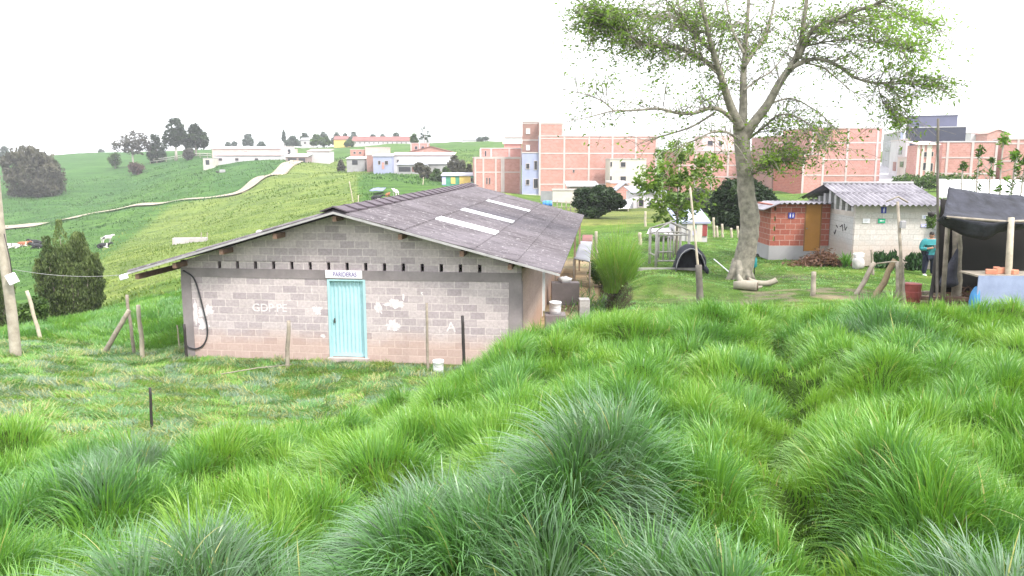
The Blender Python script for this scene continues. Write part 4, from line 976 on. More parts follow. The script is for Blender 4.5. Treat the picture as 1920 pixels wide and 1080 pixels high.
# ------------------------------------------------------------------ small houses behind the yard
bld('brick_house', 'little brick gabled house beside white awnings behind the yard', 1153, 1192, 358, 384, 88, 6, BRICKR, roof='gable', rmat=GROOF, rh=.9, over=.15)
bld('house', 'orange plastered wall house left of the little gabled house', 1145, 1180, 344, 372, 92, 5, plain('orange_wall', (.62, .30, .20), var=.2, scale=.8), roof='flat', rmat=PALEC)
bld('house', 'patchy white house with a dark doorway behind the young tree', 1187, 1246, 362, 400, 78, 5, plain('patchy_white', (.60, .55, .60), var=.4, scale=1.2), roof='shed', rmat=GROOF, rh=.4, doors=((.52, .66, -.1, .62, DARKW),), wins=((.15, .35, .3, .7),))
bld('shelter', 'open shelter with a thin grey roof above the low yard wall', 1068, 1120, 350, 360, 108, 6, BROOF, roof='shed', rmat=GREYC, rh=.5, over=.4, cat='shelter')
e_, Wd, H = bld('yard_wall', 'low rendered yard wall, grey at its left and whitewashed at its right', 1036, 1100, 357, 386, 96, .25, CREAM, cat='wall')
m = MB(); m.box(-1.7, 0, .0, .2, -2, H-.1, Matrix.Rotation(R(-35), 3, 'Z')); m.build('side_wall', GREYC, e_)
# awnings of pale sheets
def sheet(name, label, cn, mat, t=.03, cat='sheet', wob=.05, posts=(), n=8, kind=None):
    c_ = [at(*q_) for q_ in cn]; o_ = sum(c_, Vector())/4; vs = []
    e_ = empty(name, o_, 0, label, cat)
    for i in range(n+1):
        for j in range(n+1):
            u, v = i/n, j/n; p = (c_[0]*(1-u)+c_[1]*u)*(1-v)+(c_[3]*(1-u)+c_[2]*u)*v-o_
            vs.append(p+Vector((0, 0, wob*mnoise.noise(Vector((u*5, v*5, o_.x))))))
    lo_ = [q_-Vector((0, 0, t)) for q_ in vs]; k = (n+1)**2; fs = []
    for i in range(n):
        for j in range(n):
            a = i*(n+1)+j; fs += [(a, a+n+1, a+n+2, a+1), (k+a, k+a+1, k+a+n+2, k+a+n+1)]
    for i in range(n):
        for (a, b) in ((i, i+1), (n*(n+1)+i+1, n*(n+1)+i), ((i+1)*(n+1), i*(n+1)), (i*(n+1)+n, (i+1)*(n+1)+n)): fs.append((a, b, b+k, a+k))
    m = MB(); m.add(vs+lo_, fs, True); m.build('sheet', mat, e_)
    for i in posts:
        q_ = c_[i]-o_; z0 = Gs(c_[i].x, c_[i].y)-o_.z; m = MB(); m.tube([(q_.x, q_.y, z0-.2), (q_.x, q_.y, q_.z-.03)], .035, 6); m.build('leg', POSTM, e_)
    return e_
sheet('awning', 'sloping white awning sheet beside the little gabled brick house', [(1140, 393, 74), (1178, 391, 72), (1190, 371, 77), (1162, 376, 79)], WHITEH, cat='awning', posts=(0, 1))
sheet('awning', 'narrow grey awning sheet left of the white one behind the yard', [(1120, 388, 76), (1142, 390, 75), (1168, 372, 79), (1152, 372, 80)], GREYC, cat='awning', posts=(0,))
# low lean-to over the alley
e_ = sheet('lean_to', 'low narrow lean-to roof of grey sheet in the barn alley', [(1076, 484, 31.5), (1106, 490, 31), (1110, 453, 39), (1088, 452, 39.5)], GROOF, t=.04, wob=.006, cat='lean-to', posts=(0, 1))
sheet('roof_sheet', 'dull red roof sheet at the far end of the low lean-to', [(1090, 453, 39.4), (1110, 452, 39.2), (1111, 440, 41), (1093, 440, 41)], REDROOF, cat='roof sheet', posts=(2, 3), wob=.01)
b = gp(1098, 25.6); BL_ = masonry('loose_block', (.30, .29, .29), (.42, .40, .38), (.3, .28, .26), .4, .2, .01)
e_ = Vector((at(1095, 575, 24.2).x, 24.2, 0)); m = MB(); m.box(-.16, .16, -.2, .2, 0, 1.05); m.box(-.13, .2, .25, .7, 0, .8); 
tag(m.build('block_stack', BL_, loc=e_, bevel=.01), 'rough stack of grey blocks against the dark bank of the alley', 'block stack')
m = MB(); m.blob((0, 0, .05), .24, .2, .15, amp=.6, seed=3); tag(m.build('white_bag', BULB, loc=at(1060, 523, 29)-Vector((0, 0, .1))), 'crumpled white bag on the alley floor under the eave', 'bag')
m = MB(); q_ = at(1060, 523, 29); m.box(-.5, .5, -.25, .25, -q_.z-.1, -.12); tag(m.build('bench', CONC, loc=q_), 'low concrete bench in the alley under the eave', 'bench')
# ------------------------------------------------------------------ yard: brick outhouse and whitewashed house
HX0 = at(1598, 490, 31.0); Z0 = 1.32; HX, HY = HX0.x, 31.0
WB = masonry('white_block', (.50, .48, .465), (.60, .57, .55), (.44, .41, .39), .42, .21, .014, stain=(.60, .50, .45), stain_f=.45, splash=(.50, .38, .30), sc=.8)
WBS = masonry('white_block_shaded', (.48, .48, .49), (.56, .55, .555), (.42, .41, .415), .42, .21, .014, stain=(.48, .47, .48), stain_f=.5, splash=(.45, .35, .28), sc=.8)  # greyer copy of the front block, the gable's shade put into the colour
wh = empty('whitewashed_house', (HX, HY, Z0), 0, 'low whitewashed block house with a grey corrugated roof behind the person', 'house')
WW = at(1757, 440, 31).x-HX; DD = 5.0; EH = 2.2; RH = .62
m = MB(); m.box(0, WW, 0, .15, -.8, EH-.28); m.box(0, WW, DD-.15, DD, -.8, EH); m.box(WW-.15, WW, .15, DD-.15, -.8, EH); m.build('front_wall', WB, wh)
m = MB(); m.box(0, .15, .15, DD-.15, -.8, EH-.28); 
for i in range(9):
    y_ = .2+i*(DD-.4)/8; hz_ = EH+RH*(1-abs(y_-DD/2)/(DD/2)); m.box(.0, .15, y_, y_+.22, EH-.28, max(EH-.1, hz_-.16)); 
m.build('gable_wall', WBS, wh)
m = MB(); m.box(-.012, WW, -.012, .16, EH-.28, EH); m.box(-.012, .16, .16, DD, EH-.46, EH-.27); m.build('ring_beam', plain('pale_beam', (.50, .45, .42), var=.25, scale=2), wh)
def corr(x0_, x1_, ya, za, yb, zb, pitch=.22, amp=.038, n=6):
    k = int((x1_-x0_)/pitch*n); vs = []
    for j in range(k+1):
        x_ = x0_+(x1_-x0_)*j/k; a = amp*math.cos(6.283*x_/pitch)
        vs += [(x_, ya, za+a), (x_, ya, za+a-.012), (x_, yb, zb+a), (x_, yb, zb+a-.012)]
    fs = []
    for j in range(k):
        b_ = j*4; c_ = b_+4; fs += [(b_, b_+2, c_+2, c_)[::-1], (b_+1, c_+1, c_+3, b_+3)[::-1], (b_, c_, c_+1, b_+1)[::-1], (b_+2, b_+3, c_+3, c_+2)[::-1]]
    m = MB(); m.add(vs, fs); return m
CORR = plain('corrugated_grey', (.27, .255, .28), var=.35, scale=1.6, c2=(.11, .10, .12))
rm = MB(); 
for (ya, za, yb, zb) in ((-.45, EH+.02, 1.35, EH+.44), (1.2, EH+.43, DD/2, EH+RH+.12)): addm(rm, corr(-.35, WW+.15, ya, za, yb, zb))
addm(rm, corr(-.35, WW+.15, DD/2, EH+RH+.12, DD+.35, EH+.02)); rm.build('roof', CORR, wh)
m = MB(); m.tube([(-.36, DD/2, EH+RH+.15), (WW+.16, DD/2, EH+RH+.15)], .06, 8); m.build('ridge_cap', GREYC, wh)
# brick outhouse
OY = 33.4; ox = at(1442, 470, OY).x; oz = at(1442, 471, OY).z; oh = empty('brick_outhouse', (ox, OY, oz), 0, 'small red brick outhouse with an ochre door leaning on the whitewashed house', 'outhouse')
OW = HX-ox-.02; xd0 = at(1507, 440, OY).x-ox; xd1 = at(1539, 440, OY).x-ox; OH = at(1460, 383, OY).z-oz
m = MB(); xs_ = .14
m.box(xs_+.07, xd0, 0, .12, .22, OH); m.box(xd1, OW, 0, .12, .22, OH); m.box(xd0, xd1, 0, .12, 2.0, OH); m.box(0, xs_, 0, .12, .22, OH)
hs = [.22, .42, .62, .84, 1.04, 1.26, 1.46, 1.68, 1.86, OH]
for i in range(0, len(hs)-1, 2): m.box(xs_, xs_+.07, 0, .12, hs[i], hs[i+1])
m.box(0, .12, .12, 1.9, .22, OH); m.build('wall', BRICKH, oh)
m = MB(); m.box(-.02, xd0, -.02, .13, -.8, .22); m.box(-.02, .13, .13, 1.9, -.8, .22); m.box(xd0, OW, -.02, .13, -.8, .0); m.build('plinth', GREYC, oh)
OCH = plain('ochre_door', (.42, .20, .05), rough=.5, var=.12, scale=3)
m = MB(); m.box(xd0+.05, xd1-.04, .02, .06, .01, 1.96); d_ = m.build('door', OCH, oh)
m = MB(); m.tube([(xd0+.12, .0, .95), (xd0+.12, .02, .95)], .03, 8); m.build('door_handle', WIRE, d_)
m = MB(); m.box(xd0, xd0+.05, -.01, .10, .0, 2.0); m.box(xd1-.04, xd1, -.01, .10, .0, 2.0); m.box(xd0+.05, xd1-.04, -.01, .10, 1.96, 2.0); m.build('door_frame', plain('brown_frame', (.25, .13, .06), scale=5), oh)
rq = corr(.30, OW, -.3, OH+.06, 2.0, OH+.02); rq.add([(.31, -.3, OH+.09), (-.42, -.3, OH-.20), (-.42, 2.0, OH-.24), (.31, 2.0, OH+.05), (.31, -.3, OH+.06), (-.42, -.3, OH-.23), (-.42, 2.0, OH-.27), (.31, 2.0, OH+.02)], [(0, 3, 2, 1), (4, 5, 6, 7), (0, 1, 5, 4), (1, 2, 6, 5), (2, 3, 7, 6)]); rq.build('roof', CORR, oh)
# signs
SIGNB = plain('sign_blue', (.05, .06, .32), rough=.4, var=.05, scale=10, bmp=0)
SIGNG = plain('sign_green', (.02, .42, .22), rough=.4, var=.05, scale=10, bmp=0)
SIGNW = plain('sign_white', (.80, .80, .85), rough=.4, var=.04, scale=10, bmp=0)
SIGNL = plain('sign_lilac', (.52, .50, .80), rough=.4, var=.06, scale=10, bmp=0)
def sign(px, py, Y, w_, h_, mat, label, fn=None):
    p = at(px, py, Y); e_ = empty('wall_sign', p, 0, label, 'sign'); m = MB(); m.box(-w_/2, w_/2, -.02, .0, -h_/2, h_/2); m.build('panel', mat, e_)
    if fn: fn(e_)
def man(e_, x0_=0, s=1.0, mat=SIGNW):
    m = MB(); m.tube([(x0_, -.024, .085*s), (x0_, -.021, .085*s)], .02*s, 8); m.box(x0_-.022*s, x0_+.022*s, -.024, -.021, -.02*s, .055*s); m.box(x0_-.02*s, x0_-.003*s, -.024, -.021, -.10*s, -.02*s); m.box(x0_+.003*s, x0_+.02*s, -.024, -.021, -.10*s, -.02*s); m.build('pictogram', mat, e_)
sign(1484, 404, OY-.01, .26, .24, SIGNB, 'small blue toilet sign with two white figures on the red brick outhouse', lambda e_: (man(e_, -.06, .8), man(e_, .06, .8)))
sign(1657, 394, HY-.02, .20, .24, SIGNB, 'small blue sign with one white figure under the eave of the whitewashed house', lambda e_: man(e_, 0, .9))
sign(1624, 414, HY-.012, .26, .17, SIGNW, 'white paper notice with grey lines left of the green arrow sign', lambda e_: [MB().box(-.09, .09-.03*i, -.024, -.021, .03-.04*i, .04-.04*i).build('line', GREYC, e_) for i in range(3)])
def arrow(e_):
    m = MB(); m.box(-.02, .09, -.024, -.021, -.015, .015); m.add([(-.09, -.024, 0), (-.02, -.024, .045), (-.02, -.024, -.045)], [(0, 2, 1)]); m.build('pictogram', SIGNW, e_)
sign(1653, 414, HY-.012, .27, .17, SIGNG, 'small green sign with a white arrow on the whitewashed house', arrow)
sign(1733, 407, HY-.012, .20, .16, SIGNW, 'white notice near the right corner of the whitewashed house', lambda e_: MB().box(-.03, .03, -.024, -.021, -.05, .04).build('line', SIGNL, e_))
sign(1733, 423, HY-.012, .26, .12, SIGNL, 'lilac notice strip near the right corner of the whitewashed house', lambda e_: MB().box(-.09, .09, -.024, -.021, -.01, .015).build('line', SIGNW, e_))
m = MB(); 
for i, (a, b_) in enumerate((((1556, 418), (1562, 422)), ((1563, 416), (1566, 430)), ((1540, 420), (1545, 428)), ((1543, 430), (1548, 434)))):
    pass
m = MB()
for (a, b_) in (((1.35, 1.25), (1.15, 1.35)), ((1.15, 1.35), (1.05, 1.1)), ((.95, 1.4), (.85, 1.15)), ((.85, 1.15), (.7, 1.3)), ((1.75, 1.1), (1.85, .9)), ((1.85, .9), (1.95, 1.0)), ((1.6, 1.2), (1.75, 1.28))):
    m.tube([(-.006, a[0], a[1]), (-.006, b_[0], b_[1])], .018, 5)
m.build('painted_scribble', DARKP, wh)
# blue gate
g0 = at(1759, 498, 30.6); gt = empty('blue_gate', Vector((g0.x, 30.6, 1.3)), R(-6), 'dark blue sheet metal gate beside the whitewashed house', 'gate')
m = MB(); gw = .62; nn = 24; vs = [(gw*i/nn, (.012 if (i//2) % 2 else -.012), z) for z in (0.02, 2.1) for i in range(nn+1)]
m.add(vs, [(i, i+1, i+nn+2, i+nn+1) for i in range(nn)]); m.box(0, gw, .014, .03, .02, 2.1); m.build('panel', BLUEP, gt)
m = MB(); m.box(-.06, 0, -.04, .04, -.2, 2.2); m.box(gw, gw+.12, -.05, .05, -.2, 2.1); m.build('gate_post', CREAM, gt)
# ------------------------------------------------------------------ posts of the yard fence
GY = 'old wooden posts of the yard fence'
post(1524, 1526, 510, 20.5, .07, POSTM, 'short square cut grey post standing alone left of the leaning posts', GY)
post(1606, 1640, 492, 21, .07, POSTM, 'thin grey post leaning to the right left of the thick leaning one', GY)
post(1640, 1679, 487, 20.6, .085, plain('brown_post_wood', (.24, .18, .11), var=.4, scale=6), 'thick brown post leaning steeply to the right', GY)
post(1689, 1687, 493, 20.0, .115, POSTM, 'thick grey stump post at the foot of the thin pole with the box', GY)
post(1313, 1310, 497, 19.8, .09, plain('dark_post_wood', (.13, .115, .10), var=.5, scale=5), 'thick dark grey post standing on the mound beside the thin bamboo', GY)
post(1743, 1757, 470, 19.8, .045, DARKP, 'thin black post leaning right in front of the legs of the person', GY)
post(1795, 1794, 425, 21.2, .13, POSTM, 'thick grey post holding the left side of the black tarp stall', GY)
post(1806, 1804, 424, 21.8, .06, PALEW, 'slim pale bamboo just right of the thick grey stall post', GY)
post(1637, 1634, 468, 28, .05, POSTM, 'thin brown stake near the white sack by the house', GY)
o = post(1316, 1294, 352, 19.9, .03, PALEW, 'thin pale bamboo leaning left beside the thick post on the mound', None, kind='bamboo_pole', n=12)
o = post(1757, 1759, 222, 19.6, .034, plain('dark_post_wood', (.13, .115, .10)), 'tall thin dark wooden pole rising above the roof left of the tarp stall', None, kind='wooden_pole', n=12)
b = gp(1690, 19.9); e_ = empty('thin_pole', b, 0, 'thin wooden pole with a small arm on top and a grey box at half height', 'pole')
t_ = at(1683, 378, 19.9)-b; m = MB(); m.tube([(0, 0, -.1), t_*.5+Vector((.03, 0, 0)), t_], [.045, .042, .035], 8); m.build('shaft', POSTM, e_)
m = MB(); m.tube([t_+Vector((-.28, 0, .0)), t_+Vector((0, 0, .12)), t_+Vector((.26, 0, -.02))], .02, 6); m.build('arm', POSTM, e_)
q_ = at(1693, 421, 19.8)-b; m = MB(); m.box(-.06, .06, -.05, .05, -.09, .09); o = m.build('switch_box', GREYC, e_, bevel=.01); o.location = q_
a = gp(1640, 21); r0 = at(1645, 494, 20.9); r1 = at(1700, 492, 19.9); m = MB(); m.tube([Vector((0, 0, 0)), (r1-r0)/2+Vector((0, 0, .03)), r1-r0], [.02, .02, .018], 5); tag(m.build('thin_branch', PALEW, loc=r0), 'thin pale branch resting on the leaning posts', 'branch')
GB = 'pale stakes of the back fence'
for i, (px, yt, lb) in enumerate(((1339, 408, 'tallest pale stake of the back fence, right of the little shack'), (1345, 424, 'short pale stake just right of the tallest one in the back fence'), (1372, 428, 'crooked pale stake near the dark bush in the back fence'), (1355, 420, 'thin grey stake between the others of the back fence'), (1384, 424, 'pale stake nearest the big trunk in the back fence'))):
    post(px, px-1, yt, 44, .07, PALEW, lb, GB)
post(1210, 1210, 396, 52, .08, PALEW, 'slim pale post on the grass left of the little shack')
post(1200, 1200, 436, 38, .09, PALEW, 'short pale stub post on the grass right of the cane clump')
post(1119, 1118, 434, 34, .07, PALEW, 'grey stake at the head of the bank beside the lean-to')
# yard fence farther back
fe = empty('rail_fence', gp(1062, 72), 0, 'weathered rail fence of thin stakes in front of the low yard wall', 'fence'); fb = gp(1062, 72)
prevp = None
for i in range(9):
    q_ = gp(1036+i*8.5, 74-i*.5)-fb; m = MB(); m.tube([q_+Vector((0, 0, -.3)), q_+Vector((0, 0, .85+.15*math.sin(i*2.3)))], .05, 6); m.build('post', POSTM, fe)
for hgt in (.35, .75):
    m = MB(); m.tube([gp(1036+i*8.5, 73.9-i*.5)-fb+Vector((0, -.06, hgt)) for i in range(9)], .03, 5); m.build('rail', POSTM, fe)
b = gp(1027, 78); e_ = empty('blue_barrel', b, 0, 'blue plastic barrel lying beside the low yard wall', 'barrel'); m = MB(); m.tube([(-.5, 0, .3), (-.46, 0, .3), (-.2, 0, .3), (.2, 0, .3), (.46, 0, .3), (.5, 0, .3)], [.2, .28, .32, .32, .28, .2], 14); m.build('body', plain('blue_plastic', (.06, .22, .55), rough=.4, scale=3), e_)
m = MB(); [m.tube([(x_-.03, 0, .3), (x_+.03, 0, .3)], .335, 14) for x_ in (-.2, .2)]; m.build('hoop', plain('blue_plastic_dark', (.04, .14, .4), rough=.4, scale=3), e_)
# ------------------------------------------------------------------ wooden frame with the tarp hutch
b = gp(1260, 30.0); e_ = empty('wooden_pen', b, R(4), 'open grey wooden frame like a small pen with crossed roof poles', 'pen'); sc_ = 1.26
FRW = plain('silver_wood', (.36, .34, .32), var=.35, scale=6)
for (x_, y_) in ((-.62, 0), (.62, 0), (-.60, 1.1), (.60, 1.1)): 
    m = MB(); m.tube([(x_, y_, -.2), (x_, y_, 1.36)], .055, 7); m.build('leg', FRW, e_)
for (p1, p2, nm) in (((-.64, 0, 1.18), (.64, 0, 1.20), 'top_rail'), ((-.62, 1.1, 1.2), (.62, 1.1, 1.2), 'top_rail'), ((-.62, 0, 1.2), (-.60, 1.1, 1.2), 'top_rail'), ((.62, 0, 1.2), (.6, 1.1, 1.2), 'top_rail'), ((-.64, 0, .22), (.64, 0, .20), 'bottom_rail'), ((-.62, 0, .55), (.0, 0, .56), 'middle_rail'), ((-.62, .0, .4), (-.6, 1.1, .4), 'side_rail'),
                     ((-.62, 0, 1.36), (.05, .5, 1.66), 'roof_pole'), ((.62, 0, 1.36), (.0, .5, 1.66), 'roof_pole'), ((-.6, 1.1, 1.36), (.05, .5, 1.64), 'roof_pole'), ((.6, 1.1, 1.36), (.0, .5, 1.64), 'roof_pole'), ((-.35, .02, .22), (-.35, .02, 1.2), 'slat'), ((-.08, .02, .2), (-.08, .02, 1.2), 'slat'), ((.12, 1.1, .2), (.12, 1.1, 1.2), 'slat'), ((-.25, 1.1, .2), (-.25, 1.1, 1.2), 'slat'), ((.34, 1.1, .2), (.34, 1.1, 1.2), 'slat')):
    m = MB(); m.tube([p1, ((p1[0]+p2[0])/2, (p1[1]+p2[1])/2, (p1[2]+p2[2])/2+.01), p2], .032, 6); m.build(nm, FRW, e_)
b = gp(1293, 28.8); e_ = empty('tarp_hutch', b, R(-8), 'black tarp draped over a low hoop hutch beside the wooden frame', 'hutch')
TARP, nt, bs = nodemat('black_tarp'); tc = nt.nodes.new('ShaderNodeTexCoord'); n1 = addnoise(nt, tc.outputs['Object'], 2.5, 6); n2 = addnoise(nt, tc.outputs['Object'], 9, 4)
nt.links.new(mixc(nt, ramp(nt, n1.outputs['Fac'], .35, .7), (.012, .012, .016), (.045, .047, .065)), bs.inputs['Base Color']); bs.inputs['Roughness'].default_value = .62; bs.inputs['Specular IOR Level'].default_value = .22; bump(nt, bs, mixc(nt, .4, n1.outputs['Fac'], n2.outputs['Fac']), .7, .06)
def drape(nu, nv, f, t=.02):
    vs = [f(i/nu, j/nv) for i in range(nu+1) for j in range(nv+1)]; m = MB(); fs = [(i*(nv+1)+j, (i+1)*(nv+1)+j, (i+1)*(nv+1)+j+1, i*(nv+1)+j+1) for i in range(nu) for j in range(nv)]
    m.add(vs, fs, True); return m
def hut(u, v):
    a = math.pi*(1.02*u-.01); rr_ = .50+.16*mnoise.noise(Vector((u*4, v*3, 1))); return Vector((-rr_*math.cos(a)*1.05, -.45+v*1.0, max(-.02, .88*rr_/.52*math.sin(a)**.8 if math.sin(a) > 0 else 0)))
o = drape(22, 12, hut).build('cover', TARP, e_); sm_ = o.modifiers.new('s', 'SOLIDIFY'); sm_.thickness = .02
m = MB(); m.prism([(-.53*math.cos(t), .86*math.sin(t)) for t in np.linspace(0, math.pi, 14)], .50, .52); m.build('rear_panel', TARP, e_)
m = MB(); m.tube([(-.52*math.cos(t), -.46, .86*math.sin(t)) for t in np.linspace(0, math.pi, 12)], -.0+.016, 6); m.build('hoop', GREYC, e_)
m = MB(); m.tube([(.50, -.46, .22), (.56, -.5, .10), (.60, -.5, -.05)], [.06, .08, .03], 6); m.build('loose_corner', TARP, e_)
b = gp(1252, 29.0); m = MB(); l_ = gp(1192, 29.2)-b; r_ = gp(1312, 28.6)-b; l_.z = r_.z = .03; m.box(l_.x, r_.x, -.05, .05, -.25, .06); tag(m.build('terrace_plank', FRW, loc=b, bevel=.01), 'long weathered plank edging the terrace under the wooden frame', 'plank')
# little shack
e_, Wd, H = bld('shack', 'little shack with a blue grey sheet roof and white walls behind the wooden frame', 1270, 1327, 419, 442, 41, 2.2, WHITEH, roof='shed', rmat=plain('bluegrey_sheet', (.34, .36, .48), var=.3, scale=1.5), rh=.55, over=.12, doors=((.80, .98, -.02, .9, plain('maroon_paint', (.28, .06, .06), scale=3)), (.45, .62, .55, .85, GRNP), (.42, .68, .05, .4, SIGNL)), cols=(.0, .4, .72), fr=CREAM, cat='shack')
sheet('white_sheet', 'white sheets lying on the grass beside the little shack', [(1212, 437, 40), (1262, 437, 40), (1258, 427, 43), (1218, 428, 43)], WHITEH, wob=.12)
m = MB(); a = gp(1338, 30); c_ = gp(1372, 28)-a; m.tube([(0, 0, .35), c_+Vector((0, 0, .05))], .022, 6); tag(m.build('white_pipe', BULB, loc=a), 'thin white pipe lying at a slant left of the big trunk', 'pipe')
# teal pump
b = gp(1414, 28.5); e_ = empty('water_pump', b, 0, 'small teal water tap stand with a dark cap right of the big trunk', 'tap'); TEAL = plain('teal_plastic', (.04, .34, .36), rough=.4, scale=4)
m = MB(); m.tube([(0, 0, -.1), (0, 0, .3)], .02, 6); m.build('stake', DARKP, e_)
m = MB(); m.tube([(0, 0, .24), (0, 0, .30), (0, 0, .58), (0, 0, .62)], [.05, .09, .08, .04], 10); m.build('body', TEAL, e_)
m = MB(); m.tube([(0, 0, .62), (0, 0, .70), (.10, 0, .72), (.14, 0, .64)], [.05, .05, .035, .03], 8); m.build('spout', DARKP, e_)
# cut logs
LOGW = plain('cut_log', (.29, .26, .21), var=.3, scale=4); LOGE = plain('log_end', (.10, .07, .05), var=.4, scale=8)
b = gp(1400, 22.8); e_ = empty('cut_log', b, R(20), 'forked pale log with a dark sawn end lying below the big tree', 'log'); e_.scale = (.72, .8, .9)
m = MB(); m.tube([(-.35, .35, .14), (-.1, .1, .18), (.25, -.18, .16), (.30, -.24, .16)], [.13, .16, .17, .16], 12); m.tube([(-.12, .12, .2), (-.12, .3, .36), (-.02, .5, .44)], [.12, .09, .05], 9); m.tube([(.1, -.1, .14), (.45, -.02, .08), (.66, -.1, .12)], [.10, .06, .03], 8); m.build('trunk', LOGW, e_)
m = MB(); m.tube([(.30, -.24, .16), (.312, -.254, .16)], .13, 12); m.build('sawn_end', LOGE, e_)
b = gp(1428, 24.3); e_ = empty('cut_log', b, R(-6), 'curved pale branch log lying right of the forked one', 'log')
m = MB(); m.tube(smooth_pts([(-.42, 0, .2), (-.2, .03, .12), (.12, 0, .10), (.34, 0, .16), (.44, 0, .22)]), .09, 9); m.build('trunk', LOGW, e_); m = MB(); m.tube([(-.45, 0, .213), (-.435, 0, .207)], .085, 10); m.build('sawn_end', LOGE, e_)
# sack, heap, plants
b = gp(1608, 29.8); e_ = empty('white_sack', b, 0, 'full white sack standing against the corner of the whitewashed house', 'sack'); m = MB(); m.blob((0, 0, .24), .21, .17, .30, 14, 12, .3, 5, 1.6); m.blob((.02, 0, .45), .20, .12, .16, 12, 10, .5, 9, 2.2); m.build('bag', plain('sack_cloth', (.50, .47, .48), var=.2, scale=6), e_); m = MB(); m.tube([(-.12, 0, .52), (-.13, 0, .60)], [.06, .09], 7); m.tube([(.12, 0, .54), (.15, 0, .61)], [.06, .08], 7); m.build('tied_neck', SIGNW, e_)
b = gp(1545, 31.2); n = 2600; P_ = np.stack([rng.normal(0, .50, n), rng.normal(0, .35, n), np.abs(rng.normal(0, .16, n))], 1); P_[:, 2] *= np.exp(-(P_[:, 0]/.8)**2); P_[:, 2] += .28*np.exp(-(P_[:, 0]/.6)**2)*rng.uniform(0, 1, n)
tag(leaf_cloud(P_, rng.uniform(0, .7, n), .20, LM_DRY, 'brush_heap', loc=b, aspect=.25), 'low reddish brown heap of cut brush between outhouse and plants', 'heap')
def strap(px, Y, n, L, wd, hue, label, cat='plant', k=.5, kind='strap_plant', mat=None):
    b = gp(px, Y); a_ = rng.uniform(0, 6.28, n); o = blades(kind, rng.normal(0, .06, n), rng.normal(0, .06, n), L*rng.uniform(.6, 1.1, n), wd*rng.uniform(.7, 1.2, n), np.clip(hue+rng.normal(0, .06, n), 0, .86), a_, np.clip(rng.normal(k, .2, n), .1, 1), 5, mat or bm, z=np.zeros(n))
    o.location = b; del o['kind']; return tag(o, label, cat)
LM_STR = leafmat('strap_leaf', (.02, .05, .02), (.05, .12, .035))
strap(1586, 30.4, 70, .75, .06, .3, 'upright green and brown plant left of the white sack', k=.35)
for px, Y_, lb in ((1648, 30.4, 'spiky dark green plant at the far left of the row by the white wall'), (1672, 30.4, 'dark green leafy plant in the middle of the row by the white wall'), (1708, 30.3, 'tall dark green leafy plant beside the person'), (1723, 30.5, 'dark strap leaved plant just behind the person')):
    b = gp(px, Y_); n = 420; P_ = ell_points((0, 0, .30), (.26, .22, .36), n, .2); P_[:, 2] = np.abs(P_[:, 2]); e_ = empty('leafy_plant', b, 0, lb, 'plant', 'dark plants along the whitewashed wall')
    leaf_cloud(P_, rng.uniform(0, 1, n), .20, LM_STR, 'foliage', e_, up=(0, 0, .9), aspect=.4); m = MB(); m.tube([(0, 0, -.1), (.02, 0, .4)], .02, 5); m.build('stem', BARK, e_)
b = at(1747, 408, 29.5); n = 260; e_ = empty('hanging_plant', b, 0, 'hanging yellow green plant in a black pot at the house corner', 'plant'); P_ = ell_points((0, 0, -.15), (.2, .18, .28), n, .3); leaf_cloud(P_, rng.uniform(.3, 1, n), .16, LM_MID, 'foliage', e_, droop=.8, aspect=.3); m = MB(); m.tube([(-.02, 0, .05), (-.02, 0, .2)], [.1, .14], 10); m.build('pot', DARKP, e_); m = MB(); m.tube([(-.02, 0, .2), (-.1, .4, .5)], .008, 4); m.build('hook', DARKP, e_)
# ------------------------------------------------------------------ tarp stall
SY = 18.6; sb = gp(1845, SY); GZ = sb.z
e_ = empty('tarp_stall', sb, 0, 'dark stall under a sagging black tarp roof on rough wooden posts', 'stall')
A_ = at(1768, 404, SY)-sb; B_ = at(2010, 412, SY)-sb; C_ = at(1779, 350, SY+1.6)-sb; D2 = at(2030, 385, SY+2.4)-sb
def rf(u, v):
    fr_ = A_.lerp(B_, u); bk = C_.lerp(D2, u); p = fr_.lerp(bk, v)
    p += Vector((0, 0, -.10*math.sin(math.pi*u)*(1-v)*1.2-.14*math.sin(math.pi*v)+.06*mnoise.noise(Vector((u*7, v*3, 2)))+.05*mnoise.noise(Vector((u*2+v*6, v*1.5, 7))))); return p
def thick(o, t=.012):
    s_ = o.modifiers.new('s', 'SOLIDIFY'); s_.thickness = t; return o
thick(drape(40, 16, rf).build('tarp_roof', TARP, e_))
# skirt that sags below the front edge
def sk(u, v):
    p = rf(u, 0); dz = (.10+.22*math.sin(math.pi*min(1, u*1.6))**1.0 if u < .62 else .12)*(1+.2*mnoise.noise(Vector((u*9, 0, 3)))); return p+Vector((0, -.01+.25*v*(u < 2), -dz*v*1.25))
thick(drape(40, 4, sk).build('tarp_skirt', TARP, e_))
def sd2(u, v):                          # left side triangle hanging from the peak
    p = rf(0, u); q_ = Vector((p.x+.02, p.y, A_.z-.12)); return p.lerp(q_, v)+Vector((.04*mnoise.noise(Vector((u*5, v*5, 9))), 0, 0))
thick(drape(10, 5, sd2).build('tarp_side', TARP, e_))
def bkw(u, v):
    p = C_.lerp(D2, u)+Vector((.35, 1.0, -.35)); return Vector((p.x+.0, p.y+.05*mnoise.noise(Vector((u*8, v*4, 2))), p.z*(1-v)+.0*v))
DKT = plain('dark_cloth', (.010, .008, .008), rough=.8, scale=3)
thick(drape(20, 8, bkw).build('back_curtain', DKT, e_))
m = MB(); 
for (xa, ya) in ((1800, SY+2.9), (1835, SY+3.0)): pass
